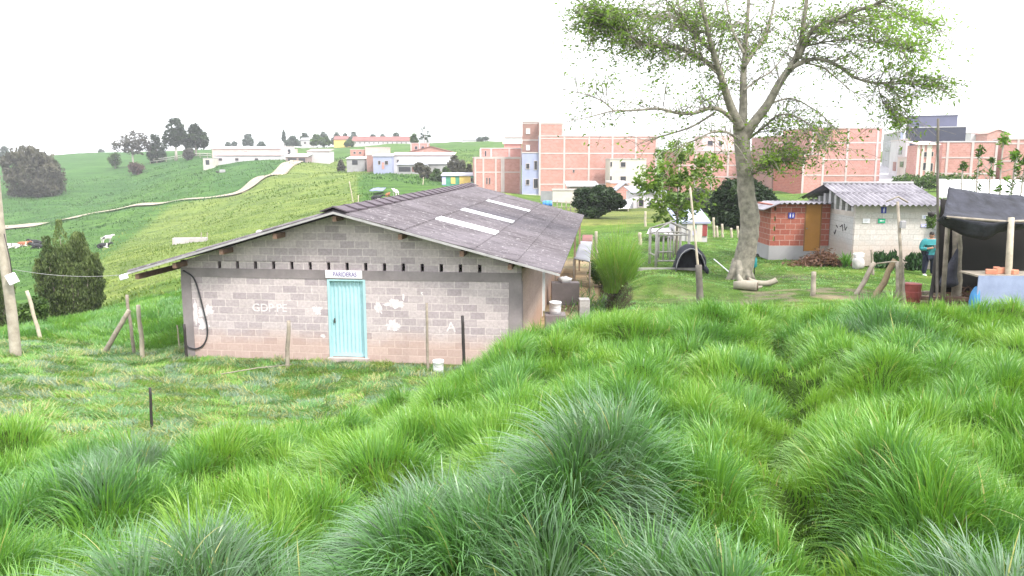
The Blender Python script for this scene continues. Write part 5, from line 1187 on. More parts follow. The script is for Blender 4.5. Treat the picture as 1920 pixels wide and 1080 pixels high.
for (pa, pb, Ya, rad_) in (((1884, 585), (1896, 408), SY, .075), ((2000, 590), (2000, 412), SY, .07)):
    m = MB(); m.tube([at(*pa, Ya)-sb-Vector((0, 0, .2)), (at(*pa, Ya)+at(*pb, Ya))/2-sb+Vector((.02, 0, 0)), at(*pb, Ya)-sb], [rad_*1.05, rad_, rad_*.9], 9); m.build('post', PALEW, e_)
m = MB(); m.tube([A_+Vector((.1, .02, -.04)), A_.lerp(B_, .5)+Vector((0, .05, -.1)), B_], .035, 6); m.build('front_pole', POSTM, e_)
q_ = at(1770, 404, SY)-sb; m = MB(); m.tube([q_+Vector((0, 0, -.02)), Vector((q_.x+.0, .3, 0))-Vector((0, 0, .3))], .05, 7)
m = MB(); m.tube([C_+Vector((.05, .02, -.05)), Vector((C_.x+.1, C_.y, -.3))], .06, 7); m.build('post', POSTM, e_)
# counter: blue grey board with junk on it
x0_ = at(1833, 540, SY-.2).x; x1_ = at(2000, 540, SY-.2).x; zt = at(1833, 517, SY-.2).z
cb = Vector((x0_, SY-.2, gp(1833, SY-.2).z)); c_ = empty('stall_counter', cb, R(-2), 'stall counter faced with a flat blue grey board', 'counter')
H_ = zt-cb.z; m = MB(); m.box(0, x1_-x0_, 0, .02, -.2, H_); m.build('front_board', plain('bluegrey_board', (.25, .29, .42), rough=.5, var=.22, scale=2.2, c2=(.17, .20, .31)), c_)
m = MB(); m.box(-.03, x1_-x0_, .022, .8, H_-.03, H_+.01); m.build('top', POSTM, c_)
BRO = plain('loose_orange_brick', (.52, .22, .14), var=.3, scale=5)
for k_, (px, w_, h_, yy, lb) in enumerate(((1858, .22, .11, .2, 'left orange brick lying on the stall counter'), (1875, .26, .14, .3, 'larger orange brick in the middle of the stall counter'), (1900, .24, .10, .2, 'right orange brick behind the pale stall post'), (1868, .20, .12, .55, 'rear orange brick at the back of the stall counter'))):
    p = at(px, 512, SY-.2+yy); m = MB(); m.box(-w_/2, w_/2, -.07, .07, 0, h_); o = m.build('brick', BRO, bevel=.008, loc=(p.x, SY-.2+yy, cb.z+H_+.012)); o.rotation_euler = (0, 0, k_*.5-.4); tag(o, lb, 'brick', 'orange bricks on the stall counter')
m = MB(); p = gp(1826, SY-.1); m.blob((0, 0, .22), .13, .13, .34, 10, 8, .3, 4); tag(m.build('blue_bag', BLUEP, loc=p), 'small dark blue bag at the left end of the stall counter', 'bag')
# black bag hanging on the stall post
b = at(1790, 478, 20.9); e_ = empty('black_bag', b, 0, 'black plastic bag hanging from the thick grey stall post', 'bag')
m = MB(); m.tube(smooth_pts([(.06, 0, .16), (.03, 0, 0), (-.02, 0, -.25), (-.08, 0, -.52), (-.09, 0, -.74), (-.08, 0, -.84)]), list(np.interp(np.linspace(0, 1, 26), [0, .2, .5, .8, .95, 1], [.02, .06, .15, .24, .2, .05])), 12); m.build('bag_body', TARP, e_); m = MB(); m.tube([(.06, 0, .14), (.07, .05, .30)], .012, 5); m.build('string', DARKP, e_)
# red drum, planks and brush
b = gp(1706, 20.6); e_ = empty('red_drum', b, 0, 'faded dark red metal drum standing behind the leaning posts', 'drum'); RD = plain('faded_red', (.26, .06, .05), var=.4, scale=3, rough=.6)
m = MB(); m.tube([(0, 0, -.2), (0, 0, .1), (0, 0, .12), (0, 0, .27), (0, 0, .29), (0, 0, .46)], [.25, .25, .262, .262, .25, .25], 18, smooth=False); m.build('body', RD, e_); m = MB(); m.tube([(0, 0, .46), (0, 0, .475)], .262, 18); m.build('rim', RD, e_)
for px, Y_, L_, r_, lb in ((1765, 20.8, 1.5, 8, 'brown plank lying flat between the red drum and the stall'), (1750, 22.5, 1.3, 172, 'pale pole lying behind the brown plank')):
    b = gp(px, Y_, .12); m = MB(); m.box(-L_/2, L_/2, -.06, .06, -.05, .05); o = m.build('plank', POSTM if r_ > 90 else plain('brown_plank', (.20, .12, .09), var=.4, scale=4), loc=b, bevel=.006); o.rotation_euler = (R(4), R(3), R(r_)); tag(o, lb, 'plank')
b = gp(1812, 21.6); n = 1100; P_ = np.stack([rng.normal(0, .40, n), rng.normal(0, .3, n), np.abs(rng.normal(0, .22, n))], 1)
tag(leaf_cloud(P_, rng.uniform(0, .6, n), .24, LM_DRY, 'brush_heap', loc=b, aspect=.10), 'tangled heap of brown twigs inside the left of the stall', 'heap')
b = gp(1830, 24.5); n = 700; P_ = ell_points((0, 0, .5), (.35, .3, .5), n, .2); e_ = empty('leafy_plant', b, 0, 'light green plant seen through the gap beside the stall', 'plant'); leaf_cloud(P_, rng.uniform(.2, 1, n), .16, LM_BRT, 'foliage', e_, up=(0, 0, .6)); m = MB(); m.tube([(0, 0, -.1), (0, 0, .6)], .03, 5); m.build('stem', BARK, e_)
# ------------------------------------------------------------------ sparse tufted shrubs at the right edge
TUF = [(1882, 262, 1868, 378, 1.0), (1838, 284, 1822, 380, .7), (1806, 312, 1800, 372, .6), (1905, 292, 1888, 378, .7), (1924, 298, 1900, 378, .6), (1860, 300, 1850, 378, .4)]
lbs = ['tallest bare stemmed shrub with a bright leaf tuft at the right edge', 'bare stemmed shrub with a drooping tuft left of the tallest one', 'short tufted shrub above the peak of the black tarp', 'tufted shrub just right of the tallest one', 'tufted shrub cut by the right edge of the picture', 'thin nearly leafless shrub between the tufted ones']
for (a, b_, c_, d_, s_), lb in zip(TUF, lbs):
    Y_ = 31; t = at(a, b_, Y_); p = gp(c_, Y_); v = t-p; e_ = empty('tufted_shrub', p, 0, lb, 'shrub', 'tufted shrubs behind the tarp stall'); m = MB()
    m.tube(smooth_pts([(0, 0, -.2), v*.35+Vector((.06, 0, 0)), v*.7+Vector((-.05, 0, 0)), v]), .03, 6)
    P_ = [ell_points(v, (.24*s_, .24*s_, .36*s_), int(110*s_), .1)]
    for k_ in range(5):
        q_ = v*rnd.uniform(.45, .95); w_ = Vector((rnd.uniform(-.55, .55), rnd.uniform(-.3, .3), rnd.uniform(.05, .5))); m.tube([q_, q_+w_*.6, q_+w_], [.02, .014, .006], 5); P_.append(ell_points(q_+w_, (.15, .15, .2), int(30*s_), .1))
    m.build('trunk', BARKP, e_); P_ = np.concatenate(P_); leaf_cloud(P_, rng.uniform(.1, 1, len(P_)), .22, LM_BRT if s_ > .9 else LM_MID, 'crown', e_, aspect=.28)
b = gp(1730, 84); tree('roadside_bush', 'low green bush at the foot of the sloping street', b, 2.2, [(-.6, .4, .8, .4), (.6, .45, .8, .4), (1.6, .4, .7, .4)], LM_MID, leaf=.3, dens=60, trunk_r=.06, cat='bush')
# ------------------------------------------------------------------ the person
PY = 29.0; pb = gp(1740, PY); per = empty('person', pb, 0, 'person in a teal sweater and dark trousers looking down at a phone in both hands', 'person')
SKIN = plain('skin', (.36, .20, .14), rough=.5, var=.08, scale=10, bmp=0); HAIR = plain('dark_hair', (.02, .015, .012), rough=.5, scale=20)
TEALC = plain('teal_cloth', (.035, .21, .23), var=.3, scale=7, rough=.85, bmp=.5); NAVY = plain('navy_cloth', (.018, .022, .045), var=.3, scale=7, rough=.9)
S = 1.62; WX = 1.42
# one continuous body: pelvis root, legs, torso, neck, head, arms with hands
V = [(0, 0, .50), (0, 0, .60), (0, -.005, .70), (0, 0, .79), (0, -.01, .845), (0, -.02, .885), (0, -.028, .925), (0, -.025, .965),
     (-.055, 0, .47), (-.062, -.008, .28), (-.066, .005, .12), (-.068, .01, .035), (-.072, -.06, .015),
     (.055, 0, .47), (.062, -.008, .28), (.066, .005, .12), (.068, .01, .035), (.072, -.06, .015),
     (-.115, 0, .775), (-.15, -.01, .66), (-.155, -.03, .60), (-.075, -.135, .635), (-.045, -.16, .648), (-.02, -.175, .655),
     (.115, 0, .775), (.15, -.01, .66), (.155, -.03, .60), (.075, -.135, .635), (.045, -.16, .648), (.02, -.175, .655)]
E_ = [(0, 1), (1, 2), (2, 3), (3, 4), (4, 5), (5, 6), (6, 7), (0, 8), (8, 9), (9, 10), (10, 11), (11, 12), (0, 13), (13, 14), (14, 15), (15, 16), (16, 17), (3, 18), (18, 19), (19, 20), (20, 21), (21, 22), (22, 23), (3, 24), (24, 25), (25, 26), (26, 27), (27, 28), (28, 29)]
Rr = [.085, .08, .085, .075, .032, .045, .054, .04, .055, .04, .032, .024, .018, .055, .04, .032, .024, .018, .042, .030, .027, .019, .020, .012, .042, .030, .027, .019, .020, .012]
V = [(x*S*WX, y*S*1.1, z*S) for x, y, z in V]; Rr = [r*S*(1.0 if 4 <= i <= 7 else 1.18) for i, r in enumerate(Rr)]
bod = mesh_obj('body', skin_mesh(V, E_, Rr, 2), SKIN, per)
# clothing: the same skeleton, a little thicker
def sub(idx, extra, name, mat, ends=None):
    mp_ = {k: i for i, k in enumerate(idx)}; vs = [Vector(V[k]) for k in idx]; ed_ = [(mp_[a], mp_[b]) for a, b in E_ if a in mp_ and b in mp_]
    rr_ = [Rr[k]+extra for k in idx]
    if ends:
        for k, (fr_, tt) in ends.items(): vs[mp_[k]] = Vector(V[fr_]).lerp(Vector(V[k]), tt)
    if name == 'sweater': rr_[mp_[4]] = .058*S; rr_[mp_[3]] += .02; rr_[mp_[18]] += .012; rr_[mp_[24]] += .012
    return mesh_obj(name, skin_mesh([tuple(v) for v in vs], ed_, rr_, 2), mat, per)
sub([1, 0, 2, 3, 4, 18, 19, 20, 21, 24, 25, 26, 27], .034, 'sweater', TEALC, {4: (3, .85), 21: (20, .85), 27: (26, .85)})
sub([0, 8, 9, 10, 11, 13, 14, 15, 16], .028, 'trousers', NAVY)
hm = MB(); hz_ = Vector(V[6]); hm.blob(hz_+Vector((0, .018, .028)), .083, .092, .098, 14, 10, .08, 2); hm.blob(hz_+Vector((0, .07, -.04)), .06, .05, .09, 10, 8, .1, 4); hm.build('hair', HAIR, per)
fm = MB(); fz = hz_+Vector((0, -.085, -.015)); fm.blob(fz+Vector((0, -.012, -.012)), .011, .018, .02, 8, 6); fm.build('nose', SKIN, per)
fm = MB(); [fm.blob(fz+Vector((s_*.03, .006, .014)), .011, .008, .007, 8, 6) for s_ in (-1, 1)]; fm.build('eyes', HAIR, per)
fm = MB(); fm.blob(fz+Vector((0, .004, -.045)), .022, .008, .006, 8, 6); fm.build('mouth', plain('lips', (.30, .10, .09), scale=10), per)
for s_ in (-1, 1):
    fm = MB(); fm.blob(hz_+Vector((s_*.083, 0, -.01)), .012, .02, .028, 8, 6); fm.build('ear', SKIN, per)
    hd_ = Vector(V[22 if s_ < 0 else 28]); fm = MB()
    for k_ in range(4):
        l_ = (.055, .062, .058, .045)[k_]; o_ = hd_+Vector((-s_*.01, -.012+0*k_, .028-.017*k_)); fm.tube([o_, o_+Vector((-s_*l_*.5, -.02, .0)), o_+Vector((-s_*l_, .0, .004))], [.009, .008, .006], 6)
    o_ = hd_+Vector((-s_*.005, .01, .03)); fm.tube([o_, o_+Vector((-s_*.02, .004, .025)), o_+Vector((-s_*.035, .0, .04))], [.010, .009, .007], 6); fm.build('fingers', SKIN, per)
    ft = Vector(V[12 if s_ < 0 else 17]); fm = MB(); fm.blob(ft+Vector((0, .05, .012)), .048, .13, .042, 12, 8, .05, 3); fm.build('shoe', SIGNW, per)
# phone held between the hands
pp = pb+Vector((0, V[23][1]-.005, V[23][2]+.045)); ph = empty('phone', pp, 0, 'dark phone held in front of the chest by the person', 'phone'); m = MB(); m.box(-.036, .036, -.004, .004, -.07, .07, Matrix.Rotation(R(-35), 3, 'X')); m.build('case', DARKP, ph); m = MB(); m.box(-.032, .032, .0045, .006, -.064, .064, Matrix.Rotation(R(-35), 3, 'X')); m.build('screen', DARKW, ph)
# ------------------------------------------------------------------ cows
def hide(name, base, patch, thr):
    m, nt, bs = nodemat(name); tc = nt.nodes.new('ShaderNodeTexCoord'); n1 = addnoise(nt, tc.outputs['Object'], 1.3, 1, .4); nt.links.new(mixc(nt, ramp(nt, n1.outputs['Fac'], thr, thr+.03), base, patch), bs.inputs['Base Color']); bs.inputs['Roughness'].default_value = .8; return m
HB = hide('hide_black', (.012, .012, .014), (.68, .64, .62), .60); HBR = hide('hide_brown', (.26, .09, .04), (.5, .45, .4), .6); HW = hide('hide_white', (.66, .62, .60), (.03, .03, .03), .56)
HORN = plain('hoof', (.05, .04, .035), scale=10)
def cow(px, Y, rz, mat, label, lying=False, graze=False, s=1.0, group='cattle on the far pastures', cat='cow'):
    b = gp(px, Y); e_ = empty('cow', b, R(rz), label, cat, group); lz = 0 if not lying else -.55
    V_ = [(-.75, 0, 1.15), (-.35, 0, 1.08), (.1, 0, 1.02), (.5, 0, 1.08), (.72, 0, 1.15), (1.0, 0, 1.28 if not graze else .95), (1.22, 0, 1.38 if not graze else .6), (1.5, 0, 1.22 if not graze else .28)]
    r_ = [.24, .33, .38, .34, .26, .16, .15, .09]; E2 = [(i, i+1) for i in range(7)]
    if not lying:
        for (x_, y_, par) in ((-.72, .2, 0), (-.72, -.2, 0), (.55, .18, 3), (.55, -.18, 3)):
            k = len(V_); hock = -.10 if x_ < 0 else .02; V_ += [(x_, y_, .85), (x_+(.06 if x_ < 0 else .0), y_, .62), (x_+hock, y_, .40), (x_+hock*.6, y_, .05)]; r_ += [.15, .10, .06, .05]; E2 += [(par, k), (k, k+1), (k+1, k+2), (k+2, k+3)]
    else:
        for (x_, y_, par) in ((-.6, .3, 0), (-.6, -.3, 0), (.5, .26, 3), (.5, -.26, 3)):
            k = len(V_); V_ += [(x_, y_, .80), (x_+.25, y_*1.3, .66), (x_+.5, y_*1.3, .62)]; r_ += [.16, .10, .05]; E2 += [(par, k), (k, k+1), (k+1, k+2)]
    mesh_obj('body', skin_mesh([(a*s, b_*s, (c+lz)*s) for a, b_, c in V_], E2, [q_*s for q_ in r_], 1), mat, e_)
    hx = V_[6]
    for sg_ in (-1, 1):
        m = MB(); m.blob((hx[0]*s, sg_*.2*s, (hx[2]+lz+.05)*s), .05*s, .13*s, .06*s, 8, 6); m.build('ear', mat, e_)
    m = MB(); m.tube([(-.95*s, 0, (1.2+lz)*s), (-1.08*s, 0, (.9+lz)*s), (-1.05*s, 0, max(.08, (.5+lz))*s)], [.03*s, .02*s, .045*s], 6); m.build('tail', mat, e_)
cow(201, 132, 60, HW, 'white and black cow standing alone uphill of the others on the left')
cow(193, 118, 10, HB, 'black cow lying with a pale face right of the cypress shrub', lying=True)
cow(68, 128, 175, HB, 'large black cow lying at the top of the left group', lying=True, s=1.1)
cow(70, 123, 178, HB, 'black cow lying just below the large black one', lying=True, s=.95)
cow(41, 126, 20, HBR, 'orange brown cow with white patches beside the left pole', lying=True)
cow(27, 124, 200, HW, 'mostly white cow partly behind the left pole', lying=True)
cow(705, 103, 5, HB, 'black cow lying on the slope just above the barn ridge', lying=True, s=.8)
cow(742, 106, 120, HW, 'white calf with dark head standing above the barn ridge', s=.75)
cow(727, 104, 75, HBR, 'dull brown calf standing between the black cow and the white calf', s=.55)
# ------------------------------------------------------------------ things on the pastures
b = gp(357, 84); e_ = empty('water_trough', b, R(8), 'long low concrete water trough on the pale field behind the barn', 'trough'); w_ = 60*m_per_px(84)
m = MB(); m.box(-w_/2, w_/2, -.5, -.38, -.3, .5); m.box(-w_/2, w_/2, .38, .5, -.3, .5); m.box(-w_/2, -w_/2+.12, -.38, .38, -.3, .5); m.box(w_/2-.12, w_/2, -.38, .38, -.3, .5); m.build('basin', plain('trough_concrete', (.46, .42, .42), var=.3, scale=1.2), e_)
m = MB(); m.box(-w_/2+.12, w_/2-.12, -.38, .38, .25, .34); m.build('water', DARKW, e_)
for dx in (.3, .48):
    m = MB(); m.tube([(w_*dx, .4, 0), (w_*dx+.05, .4, 1.0)], .05, 6); m.build('stake', POSTM, e_)
sheet('blue_tarp', 'dark blue tarp spread on the grass above the barn ridge', [(692, 358, 112), (718, 358, 112), (724, 352, 119), (700, 352, 120)], plain('navy_tarp', (.10, .12, .26), rough=.4, scale=1), wob=.1, cat='tarp')
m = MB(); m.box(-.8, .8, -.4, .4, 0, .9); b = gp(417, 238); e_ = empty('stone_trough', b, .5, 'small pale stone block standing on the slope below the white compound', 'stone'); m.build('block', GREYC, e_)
m = MB(); m.blob((0, 0, 0), .45, .4, .3, amp=.4, seed=8); m.build('shadowed_side', DARKP, e_).location = (-1.4, 0, .2)  # dark blob added to paint the shaded side of the pale stone
b = gp(487, 79); m = MB(); m.blob((0, 0, .15), .4, .3, .25, amp=.4, seed=12); tag(m.build('white_stone', WHITEH, loc=b), 'small white stone peeking above the left slope of the barn roof', 'stone')
post(662, 655, 340, 105, .07, PALEW, 'thin pale leaning stake on the field above the barn ridge'); post(793, 794, 332, 140, .09, PALEW, 'thin stake on the green slope left of the green and yellow shed'); post(671, 672, 366, 84, .07, PALEW, 'short stake with a crossbar just above the barn ridge')
# the concrete farm road with cream retaining walls
RP = [(-120, 196), (0, 190), (75, 188), (145, 187), (200, 186), (250, 186), (300, 186), (350, 186), (400, 186), (440, 188), (462, 191), (480, 197), (500, 204), (515, 212), (535, 226), (550, 238), (556, 252)]
road, RPts = strip('farm_road', RP, 1.7, 2.2, ROADC, lift=.35)
WALLC = plain('cream_wall', (.50, .42, .33), var=.15, scale=.4)
def rwall(i0, i1, h_, label):
    P_ = RPts[i0:i1]; b = P_[0].copy(); m = MB(); vs = []
    for i, p in enumerate(P_):
        d = (P_[min(i+1, len(P_)-1)]-P_[max(0, i-1)]); d.z = 0; d.normalize(); nn_ = Vector((d.y, -d.x, 0)); a = p+nn_*1.75-b; c_ = p+nn_*1.95-b; hh = h_*math.sin(math.pi*min(1, max(0, (i+1)/(len(P_)+1))))**.5
        vs += [(a.x, a.y, a.z-1.8*hh), (a.x, a.y, a.z+.35), (c_.x, c_.y, c_.z+.35), (c_.x, c_.y, c_.z-1.8*hh)]
    k = len(P_); m.add(vs, [q_ for i in range(k-1) for q_ in ((4*i, 4*i+1, 4*i+5, 4*i+4), (4*i+1, 4*i+2, 4*i+6, 4*i+5), (4*i+2, 4*i+3, 4*i+7, 4*i+6))]+[(0, 3, 2, 1), (4*k-4, 4*k-3, 4*k-2, 4*k-1)])
    tag(m.build('retaining_wall', WALLC, loc=b), label, 'wall', 'retaining walls of the farm road')
rwall(92, 118, 1.0, 'lower cream retaining wall where the farm road bends uphill'); rwall(126, 146, .9, 'upper cream retaining wall near the top of the farm road')
# ------------------------------------------------------------------ the farm compound and hamlet on the ridge
bld('farm_building', 'long low white farm building with a brown roof at the top of the farm road', 404, 526, 292, 306, 262, 10, WHITEH, roof='shed', rmat=BROOF, rh=1.2, yaw=1, wins=((.05, .11, .3, .7), (.3, .36, .3, .7), (.6, .66, .3, .7)))
bld('farm_building', 'pale farm shed with a thin roof above the long white farm building', 398, 545, 279, 291, 285, 9, PINKH, roof='shed', rmat=GREYC, rh=.9, wins=((.4, .45, .2, .6),))
bld('farm_building', 'small white gatehouse with a dark opening left of the long farm building', 381, 400, 297, 309, 258, 5, CREAM, rmat=GREYC, doors=((.25, .6, 0, .75, DARKW),))
bld('farm_building', 'open shed with a pale green roof where the farm road ends', 536, 576, 294, 306, 252, 7, BROOF, roof='shed', rmat=plain('pale_green_roof', (.50, .52, .44), scale=.5), rh=1.0, doors=((.1, .5, 0, .8, DARKW), (.6, .9, 0, .8, DARKW)))
bld('farm_building', 'pinkish white house right of the road end on the ridge', 576, 617, 284, 303, 258, 7, WHITEH, roof='shed', rmat=BROOF, rh=.8)
bld('white_tank', 'white blocky water tower behind the farm compound', 527, 545, 275, 292, 280, 5, WHITEH, cat='tower', doors=((.7, .95, .1, .7, DARKW),))
bld('white_house', 'white house among dark trees on the far ridge', 564, 584, 263, 273, 400, 7, WHITEH, roof='ridge', rmat=GREYC, rh=1.2, wins=((.3, .5, .3, .7),))
bld('yellow_house', 'yellow house with a red roof on the far ridge', 626, 651, 262, 271, 395, 8, YELL, roof='ridge', rmat=REDROOF, rh=1.8)
bld('long_house', 'very long house with a dark red roof on the far ridge', 660, 768, 265, 270.5, 400, 9, WHITEH, roof='ridge', rmat=REDROOF, rh=2.4, wins=tuple((x_, x_+.02, .2, .8) for x_ in np.linspace(.05, .93, 12)))
bld('brick_house', 'small brick house on the hamlet slope left of the pink one', 657, 683, 281, 292, 240, 6, BRICKR, wins=((.2, .4, .3, .7), (.6, .8, .3, .7)))
bld('brick_house', 'pink orange brick house with a flat roof on the hamlet slope', 685, 724, 277, 291, 236, 8, PINKH, sideface=BRICKD)
bld('grey_shed', 'grey shed with a thin pale roof at the left end of the hamlet', 650, 684, 298, 309, 214, 6, GREYC, roof='shed', rmat=CREAM, rh=.6, doors=((.3, .6, 0, .8, DARKW),), cat='shed')
bld('brick_house', 'red brick house with a dark left side in the hamlet', 688, 712, 291, 310, 210, 7, BRICKD, sideface=BRICKD)
bld('white_house', 'white and blue two storey house in the middle of the hamlet', 700, 735, 293, 316, 202, 7, BLUEC, roof='shed', rmat=WHITEH, rh=.6, wins=((.25, .4, .3, .65), (.6, .8, .3, .65)), doors=((.45, .58, -.05, .5, BRICKR),))
bld('white_house', 'long white walled house with patchy plaster in the hamlet', 735, 850, 291, 318, 205, 8, WHITEH, roof='shed', rmat=PINKH, rh=.7, wins=((.08, .12, .3, .7),))
bld('brick_house', 'orange brick house with a dark sloping roof edge above the white one', 769, 846, 284, 294, 222, 8, BRICKR, roof='gable', rmat=REDROOF, rh=1.4, cols=(.3, .52), wins=((.12, .2, .3, .8),))
bld('brick_house', 'small brick upper storey on the orange house of the hamlet', 771, 802, 269, 285, 224, 5, BRICKR, cols=(.0, .5, 1), wins=((.2, .4, .3, .7), (.6, .8, .3, .7)))
bld('open_shed', 'open fronted shed with a grey roof below the white hamlet houses', 745, 800, 309, 322, 192, 5, GREYC, roof='shed', rmat=GROOF, rh=.8, doors=((.05, .45, 0, .7, DARKW), (.5, .8, 0, .7, REDROOF)), cat='shed')
bld('open_shed', 'low grey roofed shed right of the open fronted one', 793, 845, 308, 316, 198, 5, GREYC, roof='shed', rmat=GROOF, rh=.8, cat='shed')
bld('painted_shed', 'small shed with green and yellow panels left of the red blocks', 829, 888, 330, 346, 150, 4, GRNP, roof='shed', rmat=GROOF, rh=.5, doors=((.0, .12, 0, .9, SIGNL), (.28, .42, 0.1, .85, YELL), (.55, .90, .02, .96, YELL)), wins=((.90, .98, .3, .8),), cat='shed')
bld('white_house', 'white house with a dark roof on the green hilltop right of the hamlet', 866, 892, 262, 269, 390, 6, WHITEH, roof='ridge', rmat=GROOF, rh=1.6)
bld('white_house', 'white flat roofed house with a wide eave on the green hilltop', 916, 944, 250, 264, 400, 8, WHITEH, rmat=GREYC)
bld('white_house', 'white house with a red opening just left of the stair tower', 946, 982, 258, 270, 370, 6, WHITEH, roof='ridge', rmat=BROOF, rh=.8, doors=((.45, .6, .1, .7, REDROOF),))
# fence along the left hill
fb = gp(340, 300); fe = empty('hill_fence', fb, 0, 'pale plank fence under the trees on the left hilltop', 'fence')
FP = [gp(a, b_) for a, b_ in ((282, 322), (320, 318), (360, 312), (395, 300), (412, 285))]; FP = smooth_pts(FP, 5)
for p in FP[::2]:
    m = MB(); q_ = p-fb; m.box(q_.x-.12, q_.x+.12, q_.y-.1, q_.y+.1, q_.z-.5, q_.z+1.9); m.build('post', PALEW, fe)
for h_ in (.9, 1.6):
    m = MB(); m.tube([p-fb+Vector((0, -.2, h_)) for p in FP], .16, 5); m.build('rail', CREAM, fe)
# ------------------------------------------------------------------ trees far off
def ftree(label, px, pyb, pyt, Y, wpx, mat, leaf, kind=0, name='tree', group=None, cat='tree', bark=BARK, dens=60, tone=(0, 1), z=None):
    b = gp(px, Y); H = at(px, pyt, Y).z-b.z; rx = wpx*.5*m_per_px(Y)/H
    if kind == 0: bl = [(0, .55, rx*.75, .30), (-rx*.55, .42, rx*.5, .25), (rx*.55, .45, rx*.5, .25), (0, .82, rx*.45, .17)]
    elif kind == 1: bl = [(0, .72, rx*.7, .24), (-rx*.5, .55, rx*.5, .18), (rx*.5, .6, rx*.5, .2), (rx*.1, .42, rx*.45, .12)]
    elif kind == 2: bl = [(0, .35, rx*.85, .34), (-rx*.5, .25, rx*.5, .25), (rx*.5, .25, rx*.5, .25), (0, .68, rx*.5, .28)]
    else: bl = [(0, .5, rx*.9, .45)]
    return tree(name, label, b, H, bl, mat, leaf=leaf, dens=dens, trunk_r=H*.03, trunk_h=.5, bark=bark, group=group, cat=cat, tone=tone)
LM_FAR = leafmat('leaf_hazed', (.07, .09, .085), (.15, .19, .16))  # pale bluish leaf colour with the distance haze painted in
# big weeping bush on the left hill
b = gp(68, 262); H = at(68, 274, 262).z-b.z; u_ = m_per_px(262)/H
tree('willow_bush', 'huge rounded grey green willow bush on the left hillside', b, H, [(-38*u_, .62, 20*u_, .22), (-8*u_, .80, 26*u_, .22), (12*u_, .62, 26*u_, .3), (0, .34, 44*u_, .34), (32*u_, .42, 24*u_, .34), (-28*u_, .25, 26*u_, .24), (26*u_, .2, 28*u_, .2)], LM_GREY, leaf=1.5, dens=110, trunk_r=.5, droop=1.2, tone=(0, 1), aspect=.35)
ftree('dull purple leaved thin tree on the left hilltop', 250, 300, 242, 318, 70, LM_PURP, 1.2, 1, bark=BARKP, dens=26)
ftree('dark rounded tree between the thin tree and the tallest one', 295, 294, 249, 322, 34, LM_DARK, 1.0, 2, dens=80)
ftree('tallest hilltop tree with a pale bare lower trunk', 331, 296, 218, 312, 44, LM_DARK, 1.0, 1, bark=BARKP, dens=110)
ftree('broad dark green tree at the right of the hilltop group', 368, 292, 230, 318, 46, LM_DARK, 1.1, 0, dens=120)
ftree('reddish brown dry bush below the thin hilltop tree', 256, 320, 303, 292, 30, plain and leafmat('leaf_rust', (.06, .035, .03), (.14, .085, .07)), .8, 3, name='dry_bush', cat='bush', dens=60)
ftree('low dark bush under the broad hilltop tree', 355, 296, 279, 305, 24, LM_PURP, .8, 3, name='bush', cat='bush')
ftree('small bush left of the thin hilltop tree', 216, 300, 284, 320, 24, LM_MID, .8, 3, name='bush', cat='bush')
FG = 'hazy trees along the far ridge'
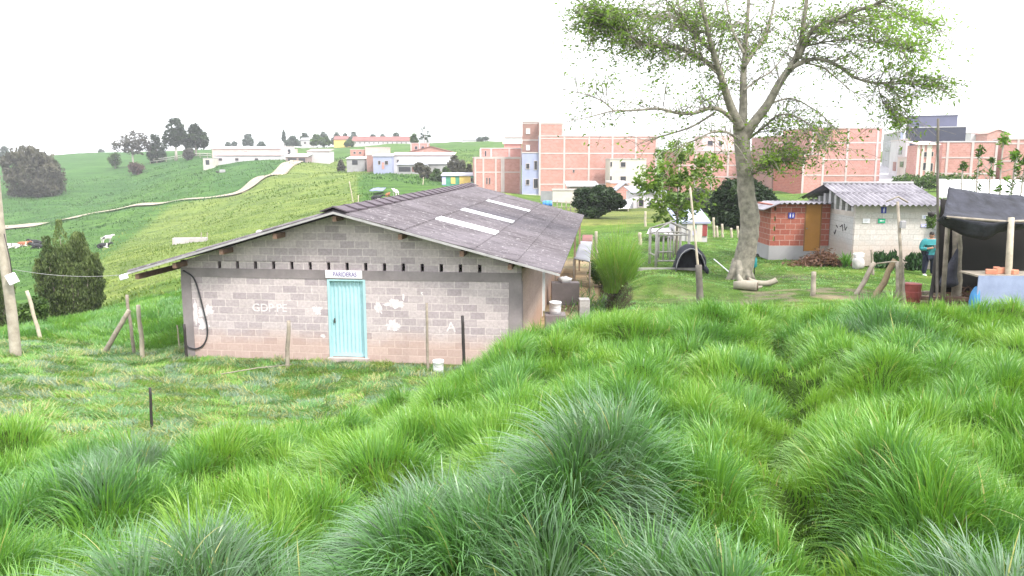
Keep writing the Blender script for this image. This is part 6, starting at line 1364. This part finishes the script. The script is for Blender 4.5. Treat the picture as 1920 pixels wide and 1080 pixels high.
for i, (px, pyt, Y_, w_, lb) in enumerate(((466, 250, 430, 22, 'pale round hazy tree standing alone behind the farm compound'), (428, 266, 470, 10, 'tiny hazy tree left of the round one on the skyline'), (440, 264, 470, 9, 'second tiny hazy tree beside the first on the skyline'), (490, 265, 400, 14, 'low hazy bush behind the farm roof'), (549, 254, 392, 26, 'dull spreading tree left of the far white house'), (572, 248, 410, 18, 'hazy tree just behind the far white house'),
                                (595, 251, 388, 26, 'dark rounded tree right of the far white house'), (608, 247, 425, 22, 'hazy tree behind the dark rounded one'), (612, 256, 392, 16, 'loose green tree left of the yellow house'), (632, 248, 430, 20, 'hazy tree behind the yellow house'), (648, 249, 430, 16, 'small hazy tree right of the yellow house roof'), (664, 247, 430, 18, 'hazy round tree over the left end of the long house'), (655, 261, 390, 18, 'low green bush in front of the yellow house'),
                                (700, 252, 410, 18, 'tree in front of the long house roof'), (718, 251, 425, 14, 'tree behind the middle of the long house'), (743, 248, 430, 24, 'broad pale tree behind the right end of the long house'), (777, 248, 300, 12, 'small dark tree at the right end of the long house'), (910, 256, 395, 12, 'small dark bush beside the flat roofed hilltop house'), (900, 258, 395, 14, 'low hedge bush left of the flat roofed hilltop house'), (190, 279, 560, 10, 'tiny faint tree alone on the far pale hill'), (10, 274, 430, 22, 'faint tree behind the pole at the left edge'), (533, 241, 420, 6, 'lone thin tree top above the farm compound'))):
    ftree(lb, px, 0, pyt, Y_, w_, LM_FAR if i not in (6, 8, 12, 16) else LM_MID, 1.3, 0 if w_ > 12 else 1, group=FG, dens=26)
# hedge of scrub below the hamlet
for i, (px, pyt, Y_, w_) in enumerate(((787, 303, 178, 20), (800, 312, 176, 22), (818, 316, 172, 24), (836, 312, 172, 24), (852, 288, 176, 26), (868, 296, 170, 24), (880, 305, 168, 22), (660, 296, 216, 14), (640, 298, 225, 14))):
    ftree(('scrubby grey green bush of the hedge below the hamlet, number with a thin stem', 'low scrub bush right of the thin one in the hedge', 'mid green scrub bush in the hedge left of the painted shed', 'dense scrub bush right above the painted shed', 'tall dull tree between the hamlet and the red blocks', 'dull bushy tree beside the lower reddish brick block', 'scrub bush touching the lower reddish brick block', 'small dark bush beside the grey hamlet shed', 'small bush left of the grey hamlet shed')[i].replace(', number with a thin stem', ' standing farthest left'), px, 0, pyt, Y_, w_, (LM_GREY, LM_MID)[i in (2, 3)], .7, 2 if i not in (0, 4) else 1, name='scrub_bush', group='scrub bushes below the hamlet', cat='bush', dens=40)
ftree('lone sparse tree with a bare trunk rising above the hamlet', 797, 0, 228, 236, 22, LM_FAR, .5, 1, dens=16, bark=BARKP)
ftree('small shrub on the bank near the blue barrel', 1118, 0, 352, 90, 12, LM_MID, .4, 2, name='bush', cat='bush')
ftree('dark shrub beside the whitewashed yard wall', 1160, 0, 352, 95, 16, LM_DARK, .4, 2, name='bush', cat='bush')
ftree('brownish shrub behind the young tree', 1310, 0, 352, 70, 60, LM_PURP, .4, 2, name='bush', cat='bush', dens=60)
# ------------------------------------------------------------------ air
hb = MB(); hb.box(-1500, 1500, -200, 1450, -60, 120); HZ, nt, bs = nodemat('haze_air'); nt.nodes.remove(bs)
pv = nt.nodes.new('ShaderNodeVolumePrincipled'); pv.inputs['Color'].default_value = (.95, .96, 1, 1); pv.inputs['Density'].default_value = .00042; pv.inputs['Anisotropy'].default_value = .2
nt.links.new(pv.outputs[0], nt.nodes['Material Output'].inputs['Volume'])
HAZE = True
if HAZE: tag(hb.build('haze', HZ), kind='stuff')
